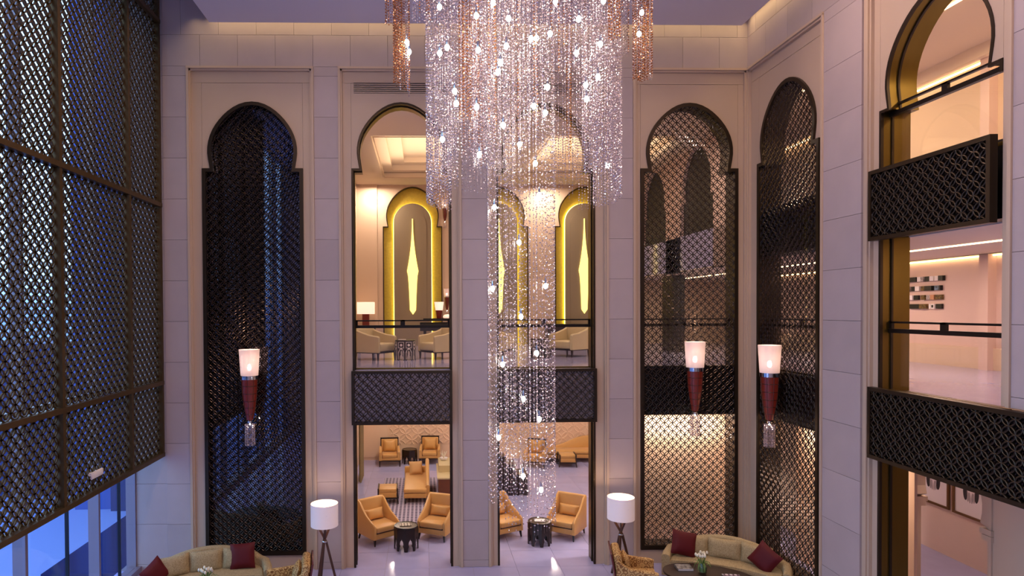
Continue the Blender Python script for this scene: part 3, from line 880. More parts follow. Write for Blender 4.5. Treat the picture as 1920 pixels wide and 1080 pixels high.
def arc(r, a0, a1, dens, bot, dz=.042, top=TOPZ, tint=0.0, cx=0, cy=0):
    n = int(abs(a1 - a0) * r / dens)
    for k in range(n):
        a = a0 + (a1 - a0) * (k + .5) / n
        x, y = cx + r * cos(a), cy + r * sin(a)
        b = bot(x, y) if callable(bot) else bot
        s = strand(x, y, top, b, dz, off=(.5 * (k % 2) + .35 * sin(k * .21)) if r < 1.3 and r > .5 or r < .2 else (.5 * (k % 2) if r > 1 else RNG.random()))
        wires.append((x, y, top, b))
        (amber if RNG.random() < tint else clear).append(s)
tau = 2 * pi
arc(1.34, 0, tau, .058, lambda x, y: bottom_at(x) + .05 * RNG.random())
arc(1.22, 0, tau, .085, lambda x, y: bottom_at(x) + .25 + .3 * RNG.random(), tint=.05)
arc(1.05, 0, tau, .075, lambda x, y: max(bottom_at(x) + .1, 7.5) + .06 * RNG.random(), tint=.06)
arc(.86, 0, tau, .085, lambda x, y: max(bottom_at(x), 7.6) + .5 * RNG.random(), tint=.12)
arc(.66, 0, tau, .10, lambda x, y: max(bottom_at(x), 7.5) + .9 * RNG.random(), tint=.1)
# small hanging lobes
arc(.14, 0, tau, .045, 7.05, cx=-1.15, cy=-.1)
arc(.13, 0, tau, .045, 7.40, cx=-.62, cy=-.9)
arc(.12, 0, tau, .045, 8.0, cx=-.80, cy=-.8, tint=.9)
arc(.16, 0, tau, .045, 7.05, cx=1.14, cy=-.1)
arc(.15, 0, tau, .045, 7.35, cx=.83, cy=-.8)
arc(.07, 0, tau, .035, 9.0, cx=1.02, cy=-.95, tint=1.0)
# outermost curtains
arc(.11, 0, tau, .030, lambda x, y: 8.65 + .10 * RNG.random() - (x + 1.68) * .8, cx=-1.68, cy=0, dz=.036, tint=.45)
arc(.05, 0, tau, .03, 8.9, cx=-1.72, cy=-.05, tint=1)
arc(.12, 0, tau, .032, lambda x, y: 9.42, cx=-1.40, cy=-.5, tint=.35)
arc(.06, 0, tau, .030, 9.75, cx=-1.86, cy=.4, tint=.5)
arc(.13, 0, tau, .030, lambda x, y: 8.80 + .05 * RNG.random(), cx=1.70, cy=0, dz=.036, tint=.45)
arc(.06, 0, tau, .030, 8.82, cx=1.72, cy=.05, tint=1)
arc(.08, 0, tau, .030, 9.25, cx=1.50, cy=.25, tint=.1)
arc(.1, 0, tau, .035, 9.5, cx=1.33, cy=-.6, tint=.2)
# central column
def colbot(x, y): return 2.55 + (0.22 if x < -.33 else 0) + .10 * RNG.random()
arc(.465, 0, tau, .050, colbot, dz=.085, cx=-.02)
arc(.36, 0, tau, .11, lambda x, y: 2.6 + .5 * RNG.random(), dz=.09, cx=-.02)
arc(.22, 0, tau, .07, lambda x, y: 2.7 + .9 * RNG.random(), dz=.10, cx=-.02)
P = np.concatenate(clear)
up = P[:, 2] > 7.0
o = link('bead_curtain', beads_mesh('bead_curtain', P[up], .0115, M_crystal), ch); o['kind'] = 'stuff'; o['label'] = 'dense clear crystal strands of the upper tiers'
o = link('bead_column', beads_mesh('bead_column', P[~up], .0115, M_crystal), ch); o['kind'] = 'stuff'; o['label'] = 'long thin column of crystal strands in the middle'
o = link('amber_beads', beads_mesh('amber_beads', np.concatenate(amber), .0125, M_amber), ch); o['kind'] = 'stuff'; o['label'] = 'amber coloured strands'
wm = MB()
for (x, y, a, b) in wires:
    r = .0008
    wm.v.extend([(x - r, y, b), (x + r, y, b), (x + r, y, 11.4), (x - r, y, 11.4)]); n = len(wm.v); wm.f.append((n - 4, n - 3, n - 2, n - 1))
o = part('wires', wm, mat('steel_wire', '#b9aea6', .3, metal=.8), ch, 0); o['kind'] = 'stuff'
bulbs = [(-1.18, -1.14, 9.29), (-0.74, -1.24, 9.14), (-0.51, -1.04, 9.39), (-0.35, -1.24, 9.11), (0.24, -1.14, 9.36), (0.5, -1.24, 9.11), (0.8, -1.24, 9.33), (1.61, -0.24, 9.65), (1.57, -0.24, 9.36), (0.15, -1.24, 8.93), (-0.08, -1.24, 8.87), (0.04, -0.94, 9.0), (-0.38, -1.24, 8.78), (0.79, -1.14, 8.85), (-1.09, -1.14, 8.8), (-1.18, -1.14, 8.73), (-0.72, -1.24, 8.73), (0.47, -1.24, 8.7), (-1.6, -0.14, 9.27), (-1.57, -0.14, 9.14), (-0.45, -1.24, 8.58), (-0.46, -1.04, 8.54), (-1.0, -1.14, 8.27), (-0.98, -1.14, 8.12), (0.12, -1.24, 8.29), (0.76, -1.14, 8.45), (0.61, -1.14, 8.35), (0.62, -1.14, 8.18), (-0.74, -1.24, 8.05), (-0.05, -1.24, 8.06), (0.09, -1.24, 7.98), (-0.42, -1.24, 7.83), (-1.15, -1.04, 7.71), (-0.11, -0.49, 7.79), (-0.7, -1.14, 7.5), (0.1, -0.49, 7.54), (1.02, -0.64, 7.48), (0.16, -0.44, 7.13), (-0.42, -0.24, 7.0), (-0.1, -0.34, 6.51), (-0.45, -0.24, 5.89), (0.26, -0.34, 5.92), (-0.09, -0.44, 5.51), (0.11, -0.49, 5.02), (-0.34, -0.44, 4.87), (-0.07, -0.49, 4.41), (0.15, -0.44, 4.13), (-0.38, -0.29, 3.86), (-0.08, -0.49, 3.38), (0.19, -0.34, 3.15)]   # metres, relative to the plate centre
bme = MB().lathe([(.0005, -.04), (.016, -.03), (.028, -.008), (.028, .012), (.014, .034), (.0005, .04)], seg=10).mesh('bulb', M_star, 60)
cme = MB().lathe([(.012, .035), (.014, .04), (.014, .10), (.004, .12)], seg=8).mesh('socket', M_chrome, 30)
for (px_, yy, pz) in bulbs:
    b_ = link('bulb', bme, ch, (px_, yy, pz))
    link('socket', cme, b_)
for z_ in (10.2, 9.2, 8.2, 6.6, 5.0, 3.4):
    point('chandelier_light', (CX, CY, z_), 15 if z_ > 7 else 7, SOFT, .25)

# ================================================================== FURNITURE
def offset_path(pts, d):
    """2D open path offset to its left by d"""
    out = []
    for i, p in enumerate(pts):
        a = Vector(pts[max(i - 1, 0)]); b = Vector(pts[min(i + 1, len(pts) - 1)])
        t = (b - a).normalized(); n = Vector((-t.y, t.x))
        out.append((p[0] + n.x * d, p[1] + n.y * d))
    return out
def wall_of(path, z0, tops, th, lean=None, rr=.03):
    """upholstered wall along a path (outer face on the path, thickness th to the left)"""
    rings = []
    n = len(path)
    ins = offset_path(path, th)
    for i in range(n):
        o = Vector(path[i]); q = Vector(ins[i]); zt = tops[i]; d = (q - o)
        L = (lean[i] if lean else 0)
        def P(f, z):
            k = (z - z0) / max(zt - z0, 1e-3)
            c = o + d * f - d.normalized() * L * k
            return (c.x, c.y, z)
        rings.append([P(0, z0), P(0, zt - rr * 1.5), P(.12, zt - rr * .4), P(.35, zt), P(.65, zt), P(.88, zt - rr * .4), P(1, zt - rr * 1.5), P(1, z0)])
    return rings
def arc_pts(r, a0, a1, n, cx=0, cy=0): return [(cx + r * cos(radians(a0 + (a1 - a0) * i / n)), cy + r * sin(radians(a0 + (a1 - a0) * i / n))) for i in range(n + 1)]

# --- curved sofas; local front is -y, width along x
def curved_sofa(label, loc, rz, cushions, flip=1):
    t = thing('curved_sofa', label, 'sofa', loc, rz, 'curved chenille sofas')
    R = 2.3; half = 27
    back = arc_pts(R, 90 + half, 90 - half, 20, 0, -R)           # left to right, bulging to +y
    l0 = Vector(back[0]); r0 = Vector(back[-1])
    left = [(l0.x - .14, l0.y - .72), (l0.x - .15, l0.y - .45), (l0.x - .12, l0.y - .18)]
    right = [(-p[0], p[1]) for p in reversed(left)]
    path = left + back + right
    tops = [.55, .57, .60] + [.60 + .24 * sin(pi * i / 20) ** .7 for i in range(21)] + [.60, .57, .55]
    part('back_and_arms', MB().loft(wall_of(path, .12, tops, -.16)), M_fabric, t, 50)
    inner = offset_path(path, -.155)
    seat = [p for p in inner]
    front = arc_pts(R + .0, 90 - 24, 90 + 24, 14, 0, -R - .78)
    front = [(seat[-1][0], seat[-1][1] + .02)] + [(p[0] * (abs(seat[-1][0]) / abs(front[0][0])), p[1]) for p in front] + [(seat[0][0], seat[0][1] + .02)]
    loop = seat + front[1:-1]
    part('seat_base', MB().prism([loop], .12, .30, 'xy'), M_fabric, t, 40)
    sh = [(p[0] * .995, p[1] - .01) for p in loop]
    part('seat_cushion', MB().prism([sh], .305, .42, 'xy').prism([[(p[0] * .975, p[1] * 1.0 + (-.02 if p[1] > -.3 else .02)) for p in sh]], .42, .445, 'xy'), M_fabric, t, 60)
    part('plinth', MB().prism([[(p[0] * .95, p[1] * .98 - .03) for p in loop]], .0, .12, 'xy'), M_wood, t, 0)
    for k, (aa, wd) in enumerate(((18.5, .62), (1.5, .66), (-15.5, .62))):
        a = radians(90 + aa)
        rc = R - .27
        M = Matrix.Translation((rc * cos(a), rc * sin(a) - R, .615)) @ Matrix.Rotation(a - pi / 2, 4, 'Z') @ Matrix.Rotation(radians(-12), 4, 'X')
        part('back_cushion', MB().pillow(wd, .42, .22, M), M_fabric, t, 60, weld=True)
    return t
def scatter_pillow(label, loc, rx, ry, rz, s=.46):
    M = Matrix.Identity(4)
    o = part('cushion', MB().pillow(s, s, .17), M_red, None, 60, weld=True)
    o.location = loc; o.rotation_euler = (rx, ry, rz)
    return tag(o, label, 'cushion', 'crimson silk cushions')
SR = radians(-30)
curved_sofa('curved beige sofa in the right corner under the arched screens', (6.40, -.66, 0), SR, 3)
scatter_pillow('crimson cushion at the left end of the right sofa', (5.42, -.74, .70), radians(-22), radians(10), SR + radians(20), .50)
scatter_pillow('crimson cushion at the right end of the right sofa', (6.72, -1.52, .66), radians(-18), radians(30), SR - radians(30), .50)
SL = radians(17)
curved_sofa('curved beige sofa on the left beneath the dark arched screen', (-4.40, -.80, 0), SL, 3)
scatter_pillow('crimson cushion on the right end of the left sofa', (-3.66, -1.02, .68), radians(-18), radians(-4), SL - radians(14), .50)
scatter_pillow('crimson cushion tipped over at the left end of the left sofa', (-5.14, -1.62, .60), radians(-18), radians(-32), SL + radians(38), .46)

# --- oval coffee tables
def oval_table(label, loc, rz, a=.88, b=.56, h=.45):
    t = thing('coffee_table', label, 'coffee table', loc, rz, 'oval espresso coffee tables')
    def ov(s, z): return [(a * s * cos(2 * pi * k / 40), b * s * sin(2 * pi * k / 40), z) for k in range(40)]
    part('top', MB().loft([ov(.985, h - .045), ov(1, h - .035), ov(1, h - .008), ov(.99, h)]), M_wood, t)
    part('shelf', MB().loft([ov(.72, .12), ov(.72, .15)]), M_wood, t)
    for k in range(4):
        x_, y_ = (.62 * a * (1 if k % 2 else -1), .6 * b * (1 if k > 1 else -1))
        part('leg', MB().taper(x_, y_, 0, h - .04, .04, .07), M_wood, t, 0)
    return t
oval_table('oval espresso coffee table in front of the right sofa', (5.52, -1.78, 0), radians(-27))
oval_table('oval espresso coffee table in front of the left sofa', (-4.05, -2.30, 0), radians(12))
def tulips(label, loc, n=13, h=.34):
    t = thing('flower_vase', label, 'flowers', loc, 0, 'vases of white tulips')
    part('vase', MB().lathe([(.05, 0), (.075, .01), (.085, .10), (.075, .19), (.07, .20), (.066, .19), (.075, .10), (.06, .02), (.001, .02)], seg=20, cap=False), thin_glass('vase_glass', (.93, .97, .93), 2.0, .10), t)
    part('water', MB().lathe([(.001, .022), (.066, .03), (.073, .10), (.071, .13), (.001, .131)], seg=18), mat('vase_water', '#6f8a55', .1, noise=.3, nscale=20), t)
    for k in range(n):
        a = k * 2.4; rr = .035 + .10 * (k % 5) / 5 + .02 * random.random(); hh = h - .25 * rr + .05 * random.random()
        tip = Vector((rr * cos(a), rr * sin(a), hh))
        s = part('stem', MB().tube([(.02 * cos(a + 2), .02 * sin(a + 2), .03), (.35 * tip.x, .35 * tip.y, .2), tip], .004, 5), M_green, t)
        prof = [(.001, -.005), (.016, .0), (.024, .018), (.022, .035), (.012, .052), (.003, .056)]
        part('bloom', MB().lathe(prof, tip, 10), M_petal, s)
    for k in range(9):
        a = k * .7 + .3; L = .13 + .07 * random.random()
        mb = MB(); pts = []
        for i in range(6):
            u = i / 5; r_ = .04 + L * u; z = .18 + .22 * u - .22 * u * u * (1 + .5 * random.random()); wd = .016 * sin(pi * min(u * .9 + .1, 1)) + .001
            pts.append([(r_ * cos(a) - wd * sin(a), r_ * sin(a) + wd * cos(a), z), (r_ * cos(a), r_ * sin(a), z - .003), (r_ * cos(a) + wd * sin(a), r_ * sin(a) - wd * cos(a), z), (r_ * cos(a), r_ * sin(a), z + .001)])
        part('leaf', mb.loft(pts), M_green, t)
    return t
tulips('glass vase of white tulips on the right coffee table', (5.42, -1.66, .45))
tulips('vase of white flowers on the left coffee table', (-4.07, -1.95, .45), 15, .30)
def book(label, loc, rz, w_, d_, h_, cover, group='books and magazines'):
    t = thing('book', label, 'book', loc, rz, group)
    part('pages', MB().box((.003, .003, .003), (w_ - .004, d_ - .004, h_ - .003)), M_white, t, 0)
    mb = MB().box((0, 0, 0), (w_, d_, .004)).box((0, 0, h_ - .004), (w_, d_, h_)).box((0, 0, 0), (.004, d_, h_))
    part('cover', mb, cover, t, 0)
    return t
M_cover1 = pattern_mat('photo_cover', '#2d2c2e', '#a7a19c', 16, 'weave', .4)
M_cover2 = pattern_mat('poster_cover', '#d9d2d6', '#5b3a55', 12, 'dots', .4)
book('white edged picture book at the left of the right coffee table', (4.98, -1.55, .452), radians(-4), .30, .26, .04, M_cover1)
book('magazine with a dotted cover on the right coffee table', (5.72, -1.98, .452), radians(-8), .32, .24, .012, M_cover2)

# --- patterned armchairs (front -y locally)
def brocade_chair(label, loc, rz):
    t = thing('armchair', label, 'armchair', loc, rz, 'brocade armchairs with wooden shells')
    for s_ in (-1, 1):
        x0, x1 = sorted((s_ * .30, s_ * .40))
        mb = MB(); rings = []
        for (y, zt) in ((-.38, .58), (-.30, .60), (-.1, .61), (.15, .64), (.30, .74), (.40, .84)):
            rings.append([(x0, y, .14), (x1, y, .14), (x1, y, zt - .02), (x1 - .02 * 1, y, zt), (x0 + .02, y, zt), (x0, y, zt - .02)])
        part('arm', mb.loft(rings), M_scroll, t, 40)
    part('seat_base', MB().rbox((-.30, -.37, .14), (.30, .32, .30), .02), M_scroll, t)
    part('seat_cushion', MB().rbox((-.295, -.39, .30), (.295, .22, .44), .05), M_scroll, t)
    M = Matrix.Translation((0, .33, .56)) @ Matrix.Rotation(radians(-10), 4, 'X')
    part('backrest', MB().rbox((-.36, -.08, -.32), (.36, .08, .34), .06, M), M_scroll, t)
    M2 = Matrix.Translation((0, .19, .62)) @ Matrix.Rotation(radians(-14), 4, 'X')
    part('back_cushion', MB().pillow(.5, .38, .16, M2), M_scroll, t, 60, weld=True)
    M3 = Matrix.Translation((0, .425, .54)) @ Matrix.Rotation(radians(-10), 4, 'X')
    part('wood_shell', MB().rbox((-.38, -.015, -.36), (.38, .02, .37), .012, M3), mat('mahogany', '#5a1f1c', .25), t)
    for a in (-1, 1):
        for b, yy in ((-1, -.33), (1, .34)):
            part('leg', MB().taper(a * .33, yy, 0, .15, .03, .045, a * .01, b * .02), M_wood2, t, 0)
    return t
brocade_chair('brown scroll brocade armchair beside the right floor lamp', (4.14, -1.55, 0), radians(78))
brocade_chair('scroll brocade armchair beside the left floor lamp, back to the lamp', (-2.62, -1.80, 0), radians(-80))

# --- tripod floor lamps
def floor_lamp(label, loc, rz=0):
    t = thing('floor_lamp', label, 'lamp', loc, rz, 'tripod floor lamps')
    part('lamp_shade', MB().lathe([(.275, 1.23), (.280, 1.23), (.280, 1.69), (.275, 1.69), (.274, 1.24)], seg=40, cap=False), M_shade, t)
    part('shade_lining', MB().lathe([(.272, 1.24), (.272, 1.685)], seg=40, cap=False), M_shadein, t)
    part('bulb', MB().lathe([(.001, 1.50), (.03, 1.52), (.035, 1.56), (.02, 1.60), (.001, 1.61)], seg=12), M_bulb, t)
    part('stem', MB().lathe([(.012, .9), (.012, 1.50)], seg=10), M_bronze, t)
    for k in range(3):
        a = radians(90 + 120 * k + 12); b = a + pi * .92
        top = Vector((.17 * cos(b), .17 * sin(b), 1.24)); mid = Vector((.03 * cos(a), .03 * sin(a), .90)); bot = Vector((.25 * cos(a), .25 * sin(a), 0))
        part('leg', MB().bar(top, mid, .045, .028).bar(mid, bot, .048, .03), M_wood2, t, 0)
    part('hub', MB().lathe([(.05, .885), (.055, .90), (.05, .915)], seg=16), M_chrome, t)
    part('spider', MB().bar((-.28, 0, 1.50), (.28, 0, 1.50), .006, .006).bar((0, -.28, 1.50), (0, .28, 1.50), .006, .006), M_chrome, t, 0)
    point('floor_lamp_light', (loc[0], loc[1], 1.64), 5, (1.0, .66, .38), .05)
    return t
floor_lamp('white drum shade floor lamp on crossed wooden legs left of the left archway', (-2.06, -.72, -.055), .3)
floor_lamp('white drum shade floor lamp on crossed wooden legs beside the right armchair', (4.10, -.72, .0), .3)

# --- amber lounge chairs with sloping wings (front -y)
def lounge_chair(label, loc, rz, pillow=True):
    t = thing('lounge_chair', label, 'armchair', loc, rz, 'amber leather lounge chairs')
    for s_ in (-1, 1):
        rings = []
        for (y, zt, dx) in ((-.40, .46, .02), (-.36, .50, .01), (-.22, .56, 0), (0, .66, 0), (.18, .80, .0), (.30, .92, .0), (.40, .96, .0)):
            x0, x1 = (s_ * (.31), s_ * (.385 - dx))
            zb = .16
            r = [(x0, y, zb), (x1, y, zb), (x1, y, zt - .03), (x1 - s_ * .02, y, zt), (x0 + s_ * .02, y, zt), (x0, y, zt - .03)]
            rings.append(r)
        part('wing', MB().loft(rings), M_leather, t, 45)
    M = Matrix.Translation((0, .345, .56)) @ Matrix.Rotation(radians(-7), 4, 'X')
    part('backrest', MB().rbox((-.36, -.07, -.38), (.36, .07, .40), .05, M), M_leather, t)
    part('seat_base', MB().rbox((-.32, -.40, .16), (.32, .34, .30), .02), M_leather, t)
    part('seat_cushion', MB().rbox((-.31, -.42, .305), (.31, .28, .45), .05), M_leather, t)
    part('seam', MB().box((-.312, -.41, .297), (.312, .2, .309)), M_wood2, t, 0)
    M2 = Matrix.Translation((0, .20, .58)) @ Matrix.Rotation(radians(-18), 4, 'X')
    part('lumbar_pillow', MB().pillow(.52, .27, .15, M2), M_leather, t, 60, weld=True)
    for a in (-1, 1):
        for b, yy in ((-1, -.34), (1, .34)):
            part('leg', MB().taper(a * .32, yy, 0, .165, .025, .05, a * .015, b * .03), M_wood, t, 0)
    return t
A = lounge_chair('amber lounge chair facing right in the left archway, left of the drum table', (-1.12, 1.72, 0), radians(36))
def again(src, label, loc, rz):
    return dup(src, None, loc, rz, label)
again(A, 'amber lounge chair facing left in the left archway, right of the drum table', (.32, 1.92, 0), radians(-24))
again(A, 'amber lounge chair seen through the crystal column, left of its drum table', (1.92, 1.95, 0), radians(28))
again(A, 'amber lounge chair at the right edge of the archway behind the chandelier', (3.52, 1.85, 0), radians(-34))

# --- drum tables with arcaded feet
def drum_table(label, loc, r=.27, h=.55, n=8, inlay=False):
    t = thing('drum_table', label, 'side table', loc, radians(22.5), 'dark carved drum tables')
    part('top', MB().lathe([(r * .97, h - .035), (r * 1.03, h - .03), (r * 1.03, h), (r * .96, h), (r * .95, h - .012), (.001, h - .012)], seg=32), M_wood, t)
    part('tray', MB().lathe([(r * .94, h - .011), (r * .94, h - .006), (.001, h - .006)], seg=32), mat('tray_leather', '#4a3a20', .3), t)
    for k in range(n):
        a = 2 * pi * k / n; wd = 2 * r * math.tan(pi / n) * .99
        hw = wd / 2
        q = h * .55
        prof = [(-hw, 0), (-hw * .62, 0), (-hw * .50, q * .30), (-hw * .30, q * .42), (-hw * .42, q * .58), (-hw * .30, q * .78), (-hw * .10, q * .86), (0, q),
                (hw * .10, q * .86), (hw * .30, q * .78), (hw * .42, q * .58), (hw * .30, q * .42), (hw * .50, q * .30), (hw * .62, 0), (hw, 0), (hw, h - .035), (-hw, h - .035)]
        p = part('side_panel', MB().prism([prof], r * .93, r * .99), M_wood, t, 0)
        p.rotation_euler = (0, 0, a)
        if inlay:
            iv = mat('bone_inlay', '#e5d9cf', .4)
            def fr(cx, cz, w_, h_, th):
                return [[(cx - w_ / 2, cz - h_ / 2), (cx + w_ / 2, cz - h_ / 2), (cx + w_ / 2, cz + h_ / 2), (cx - w_ / 2, cz + h_ / 2)],
                        [(cx - w_ / 2 + th, cz - h_ / 2 + th), (cx + w_ / 2 - th, cz - h_ / 2 + th), (cx + w_ / 2 - th, cz + h_ / 2 - th), (cx - w_ / 2 + th, cz + h_ / 2 - th)]]
            mb = MB().prism(fr(0, h * .76, hw * 1.5, hw * 1.5, .012), -(r * .99 + .004), -(r * .985))
            mb.prism([[(.035 * cos(2 * pi * i / 12), h * .76 + .035 * sin(2 * pi * i / 12)) for i in range(12)]], -(r * .99 + .004), -(r * .985))
            ar = lambda s_: [(-hw * .75 * s_, .02), (-hw * .75 * s_, q * .75 * s_), (-hw * .4 * s_, q * (1.02 - .1 * (1 - s_))), (0, q * 1.12 * s_), (hw * .4 * s_, q * (1.02 - .1 * (1 - s_))), (hw * .75 * s_, q * .75 * s_), (hw * .75 * s_, .02)]
            mb.prism([ar(1) + ar(.86)[::-1]], -(r * .99 + .004), -(r * .985))
            pi_ = part('inlay', mb, iv, t, 0); pi_.rotation_euler = (0, 0, a)
    return t
drum_table('dark drum table with a magazine between the left archway lounge chairs', (-.43, 1.12, 0))
drum_table('dark drum table between the lounge chairs behind the crystal column', (2.76, 1.30, 0))
book('open illustrated magazine on the left drum table', (-.57, 1.02, .552), .08, .27, .19, .008, pattern_mat('magazine_page', '#e8dcc8', '#6d5a48', 14, 'dots', .5))
book('pale magazine on the drum table behind the crystals', (2.62, 1.22, .552), -.1, .26, .19, .008, M_white)

# --- rug, stool, chaise, counter in the lower lounge
rg = part('rug', MB().rbox((-1.30, 2.95, .001), (.40, 7.5, .014), .006), M_rug, None, 30)
tag(rg, 'dotted purple and white rug under the chaise in the left archway', 'rug')
def box_stool(label, loc, rz, w_=.62, d_=.62, h=.44):
    t = thing('ottoman', label, 'stool', loc, rz, 'box ottomans with dark side frames')
    part('cushion', MB().rbox((-w_ / 2 + .03, -d_ / 2, .18), (w_ / 2 - .03, d_ / 2, h - .11), .02).rbox((-w_ / 2 + .03, -d_ / 2, h - .11), (w_ / 2 - .03, d_ / 2, h), .03), M_leather, t)
    for s_ in (-1, 1):
        x0, x1 = sorted((s_ * (w_ / 2 - .03), s_ * (w_ / 2 + .005)))
        mb = MB()
        mb.prism([[(-d_ / 2 - .01, .15), (d_ / 2 + .01, .15), (d_ / 2 + .01, h + .01), (-d_ / 2 - .01, h + .01)], [(-d_ / 2 + .03, .19), (d_ / 2 - .03, .19), (d_ / 2 - .03, h - .03), (-d_ / 2 + .03, h - .03)]], x0, x1, 'yz')
        part('side_frame', mb, M_wood, t, 0)
        for b in (-1, 1):
            part('leg', MB().taper(s_ * (w_ / 2 - .02), b * (d_ / 2 - .05), 0, .16, .025, .04, s_ * .03, b * .03), M_wood, t, 0)
    part('rail', MB().box((-w_ / 2, -d_ / 2 - .008, .15), (w_ / 2, -d_ / 2 + .02, .18)), M_wood, t, 0)
    return t
box_stool('amber ottoman with dark frame on the rug edge, left of the chaise', (-1.06, 4.86, .014), radians(2), .58, .60)
box_stool('amber box stool with splayed legs before the right wall chaise', (5.12, 8.95, 0), radians(-4), .60, .58)
def chaise(label, loc, rz, L=1.7, pillow=True, mir=1):
    """head end at +y, raised side at x*mir, front towards -y"""
    t = thing('chaise_longue', label, 'chaise', loc, rz, 'amber chaise longues')
    part('seat_base', MB().rbox((-.33, -L / 2, .16), (.33, L / 2, .29), .02), M_leather, t)
    part('seat_cushion', MB().rbox((-.335, -L / 2 - .01, .295), (.335, L / 2, .43), .05), M_leather, t)
    rings = []
    for i in range(15):
        u = i / 14; y = -L / 2 + .15 + (L - .15) * u
        zt = .50 + .36 * (.5 - .5 * cos(pi * min(1, max(0, (u - .15) / .75))))
        x0, x1 = mir * .30, mir * .42
        rings.append([(x0, y, .18), (x1, y, .18), (x1, y, zt - .04), (x1 - mir * .03, y, zt), (x0 + mir * .03, y, zt), (x0, y, zt - .04)])
    part('side_back', MB().loft(rings), M_leather, t, 50)
    part('head_rest', MB().rbox((-.36, L / 2 - .05, .18), (.42, L / 2 + .07, .62), .05), M_leather, t)
    for a in (-1, 1):
        for b in (-1, 1):
            part('leg', MB().taper(a * .28, b * (L / 2 - .08), 0, .165, .03, .045, a * .01, b * .02), M_wood, t, 0)
    if pillow:
        M = Matrix.Translation((-.0, L / 2 - .22, .63)) @ Matrix.Rotation(radians(-22), 4, 'X')
    return t
chaise('amber chaise longue on the dotted rug, curved back on its right', (-.26, 5.55, .014), 0, 2.0)
o = part('cushion', MB().pillow(.42, .42, .15), mat('sand_cushion', '#c69a66', .7), None, 60, weld=True)
o.location = (-.26, 6.28, .64); o.rotation_euler = (radians(-22), 0, radians(8)); tag(o, 'sand coloured cushion leaning on the chaise head', 'cushion')
chaise('amber chaise longue against the petal wall in the right archway', (5.35, 9.72, 0), radians(-90), 1.9, False, -1)
ct = thing('console_desk', 'brown veneer desk with beige top beside the chaise, right in the left archway', 'desk', (.95, 5.9, 0))
part('body', MB().box((-.52, -.95, 0), (.52, .8, .62)), M_cab, ct, 0)
part('top', MB().box((-.56, -1.0, .62), (.56, .85, .66)), M_cream, ct, 0)
part('upper_panel', MB().box((-.50, -.3, .66), (.5, .8, .86)), M_cream, ct, 0)
fw = thing('flower_arrangement', 'white spiky flower arrangement on the desk at the right of the left archway', 'flowers', (.62, 6.35, .86))
part('bowl', MB().lathe([(.05, 0), (.11, .02), (.13, .08), (.12, .08), (.001, .04)], seg=16), M_white, fw)
for k in range(14):
    a = k * 2.4; r_ = .05 + .11 * random.random()
    part('petal_spray', MB().tube([(0, 0, .06), (r_ * .5 * cos(a), r_ * .5 * sin(a), .16), (r_ * cos(a), r_ * sin(a), .20 + .10 * random.random())], .010, 5, .004), M_petal, fw)

# --- stepped dark cabinet behind the crystal column
sc_ = thing('stepped_cabinet', 'dark stepped cabinet behind the crystal column with a red panel', 'cabinet', (2.35, 5.6, 0))
for k, (x0, x1, h_) in enumerate(((-.75, .10, 1.15), (.10, .42, .92), (.42, .78, .62))):
    part('tier', MB().box((x0, -.3, 0), (x1 - .004, .35, h_)), M_wood, sc_, 0)
    part('tier_top', MB().box((x0, -.33, h_), (x1 + .01, .38, h_ + .03)), M_wood, sc_, 0)
part('red_panel', MB().box((-.74, -.32, .3), (-.45, -.30, 1.1)), mat('mahogany', '#5a1f1c', .25), sc_, 0)

# --- wood framed armchairs by the petal wall
def framed_chair(label, loc, rz):
    t = thing('framed_armchair', label, 'armchair', loc, rz, 'wood framed armchairs by the petal wall')
    part('seat_cushion', MB().rbox((-.27, -.36, .30), (.27, .22, .44), .04), M_leather, t)
    part('seat_base', MB().rbox((-.29, -.36, .22), (.29, .28, .30), .01), M_leather, t)
    for s_ in (-1, 1):
        x0, x1 = sorted((s_ * .28, s_ * .38))
        rings = []
        for y, zt in ((-.37, .52), (-.32, .57), (0, .60), (.28, .62)):
            rings.append([(x0, y, .22), (x1, y, .22), (x1, y, zt - .03), (x1 - .02, y, zt), (x0 + .02, y, zt), (x0, y, zt - .03)])
        part('arm', MB().loft(rings), M_leather, t, 45)
    part('backrest', MB().rbox((-.30, .22, .25), (.30, .32, .88), .03), M_leather, t)
    fr = MB().box((-.33, .30, .2), (-.295, .35, .92)).box((.295, .30, .2), (.33, .35, .92)).box((-.33, .28, .89), (.33, .35, .925)).box((-.30, .33, .25), (.30, .345, .9))
    part('back_frame', fr, M_wood, t, 0)
    part('seat_rail', MB().box((-.39, -.38, .19), (.39, .32, .225)), M_wood, t, 0)
    M2 = Matrix.Translation((0, .14, .66)) @ Matrix.Rotation(radians(-12), 4, 'X')
    part('back_pillow', MB().pillow(.42, .42, .15, M2), M_leather, t, 60, weld=True)
    for a in (-1, 1):
        for b, yy in ((-1, -.34), (1, .30)):
            part('leg', MB().taper(a * .36, yy, 0, .20, .03, .045, 0, b * .03), M_wood, t, 0)
    return t
E1 = framed_chair('wood framed amber armchair left of the far drum table', (-1.25, 9.45, 0), radians(4))
dup(E1, None, (.22, 9.72, 0), radians(-3), 'wood framed amber armchair right of the far drum table')
dup(E1, None, (4.0, 9.0, 0), radians(-20), 'wood framed armchair glimpsed through the right edge of the crystal column')
drum_table('dark drum table between the two armchairs at the petal wall', (-.53, 9.62, 0), .26, .52)

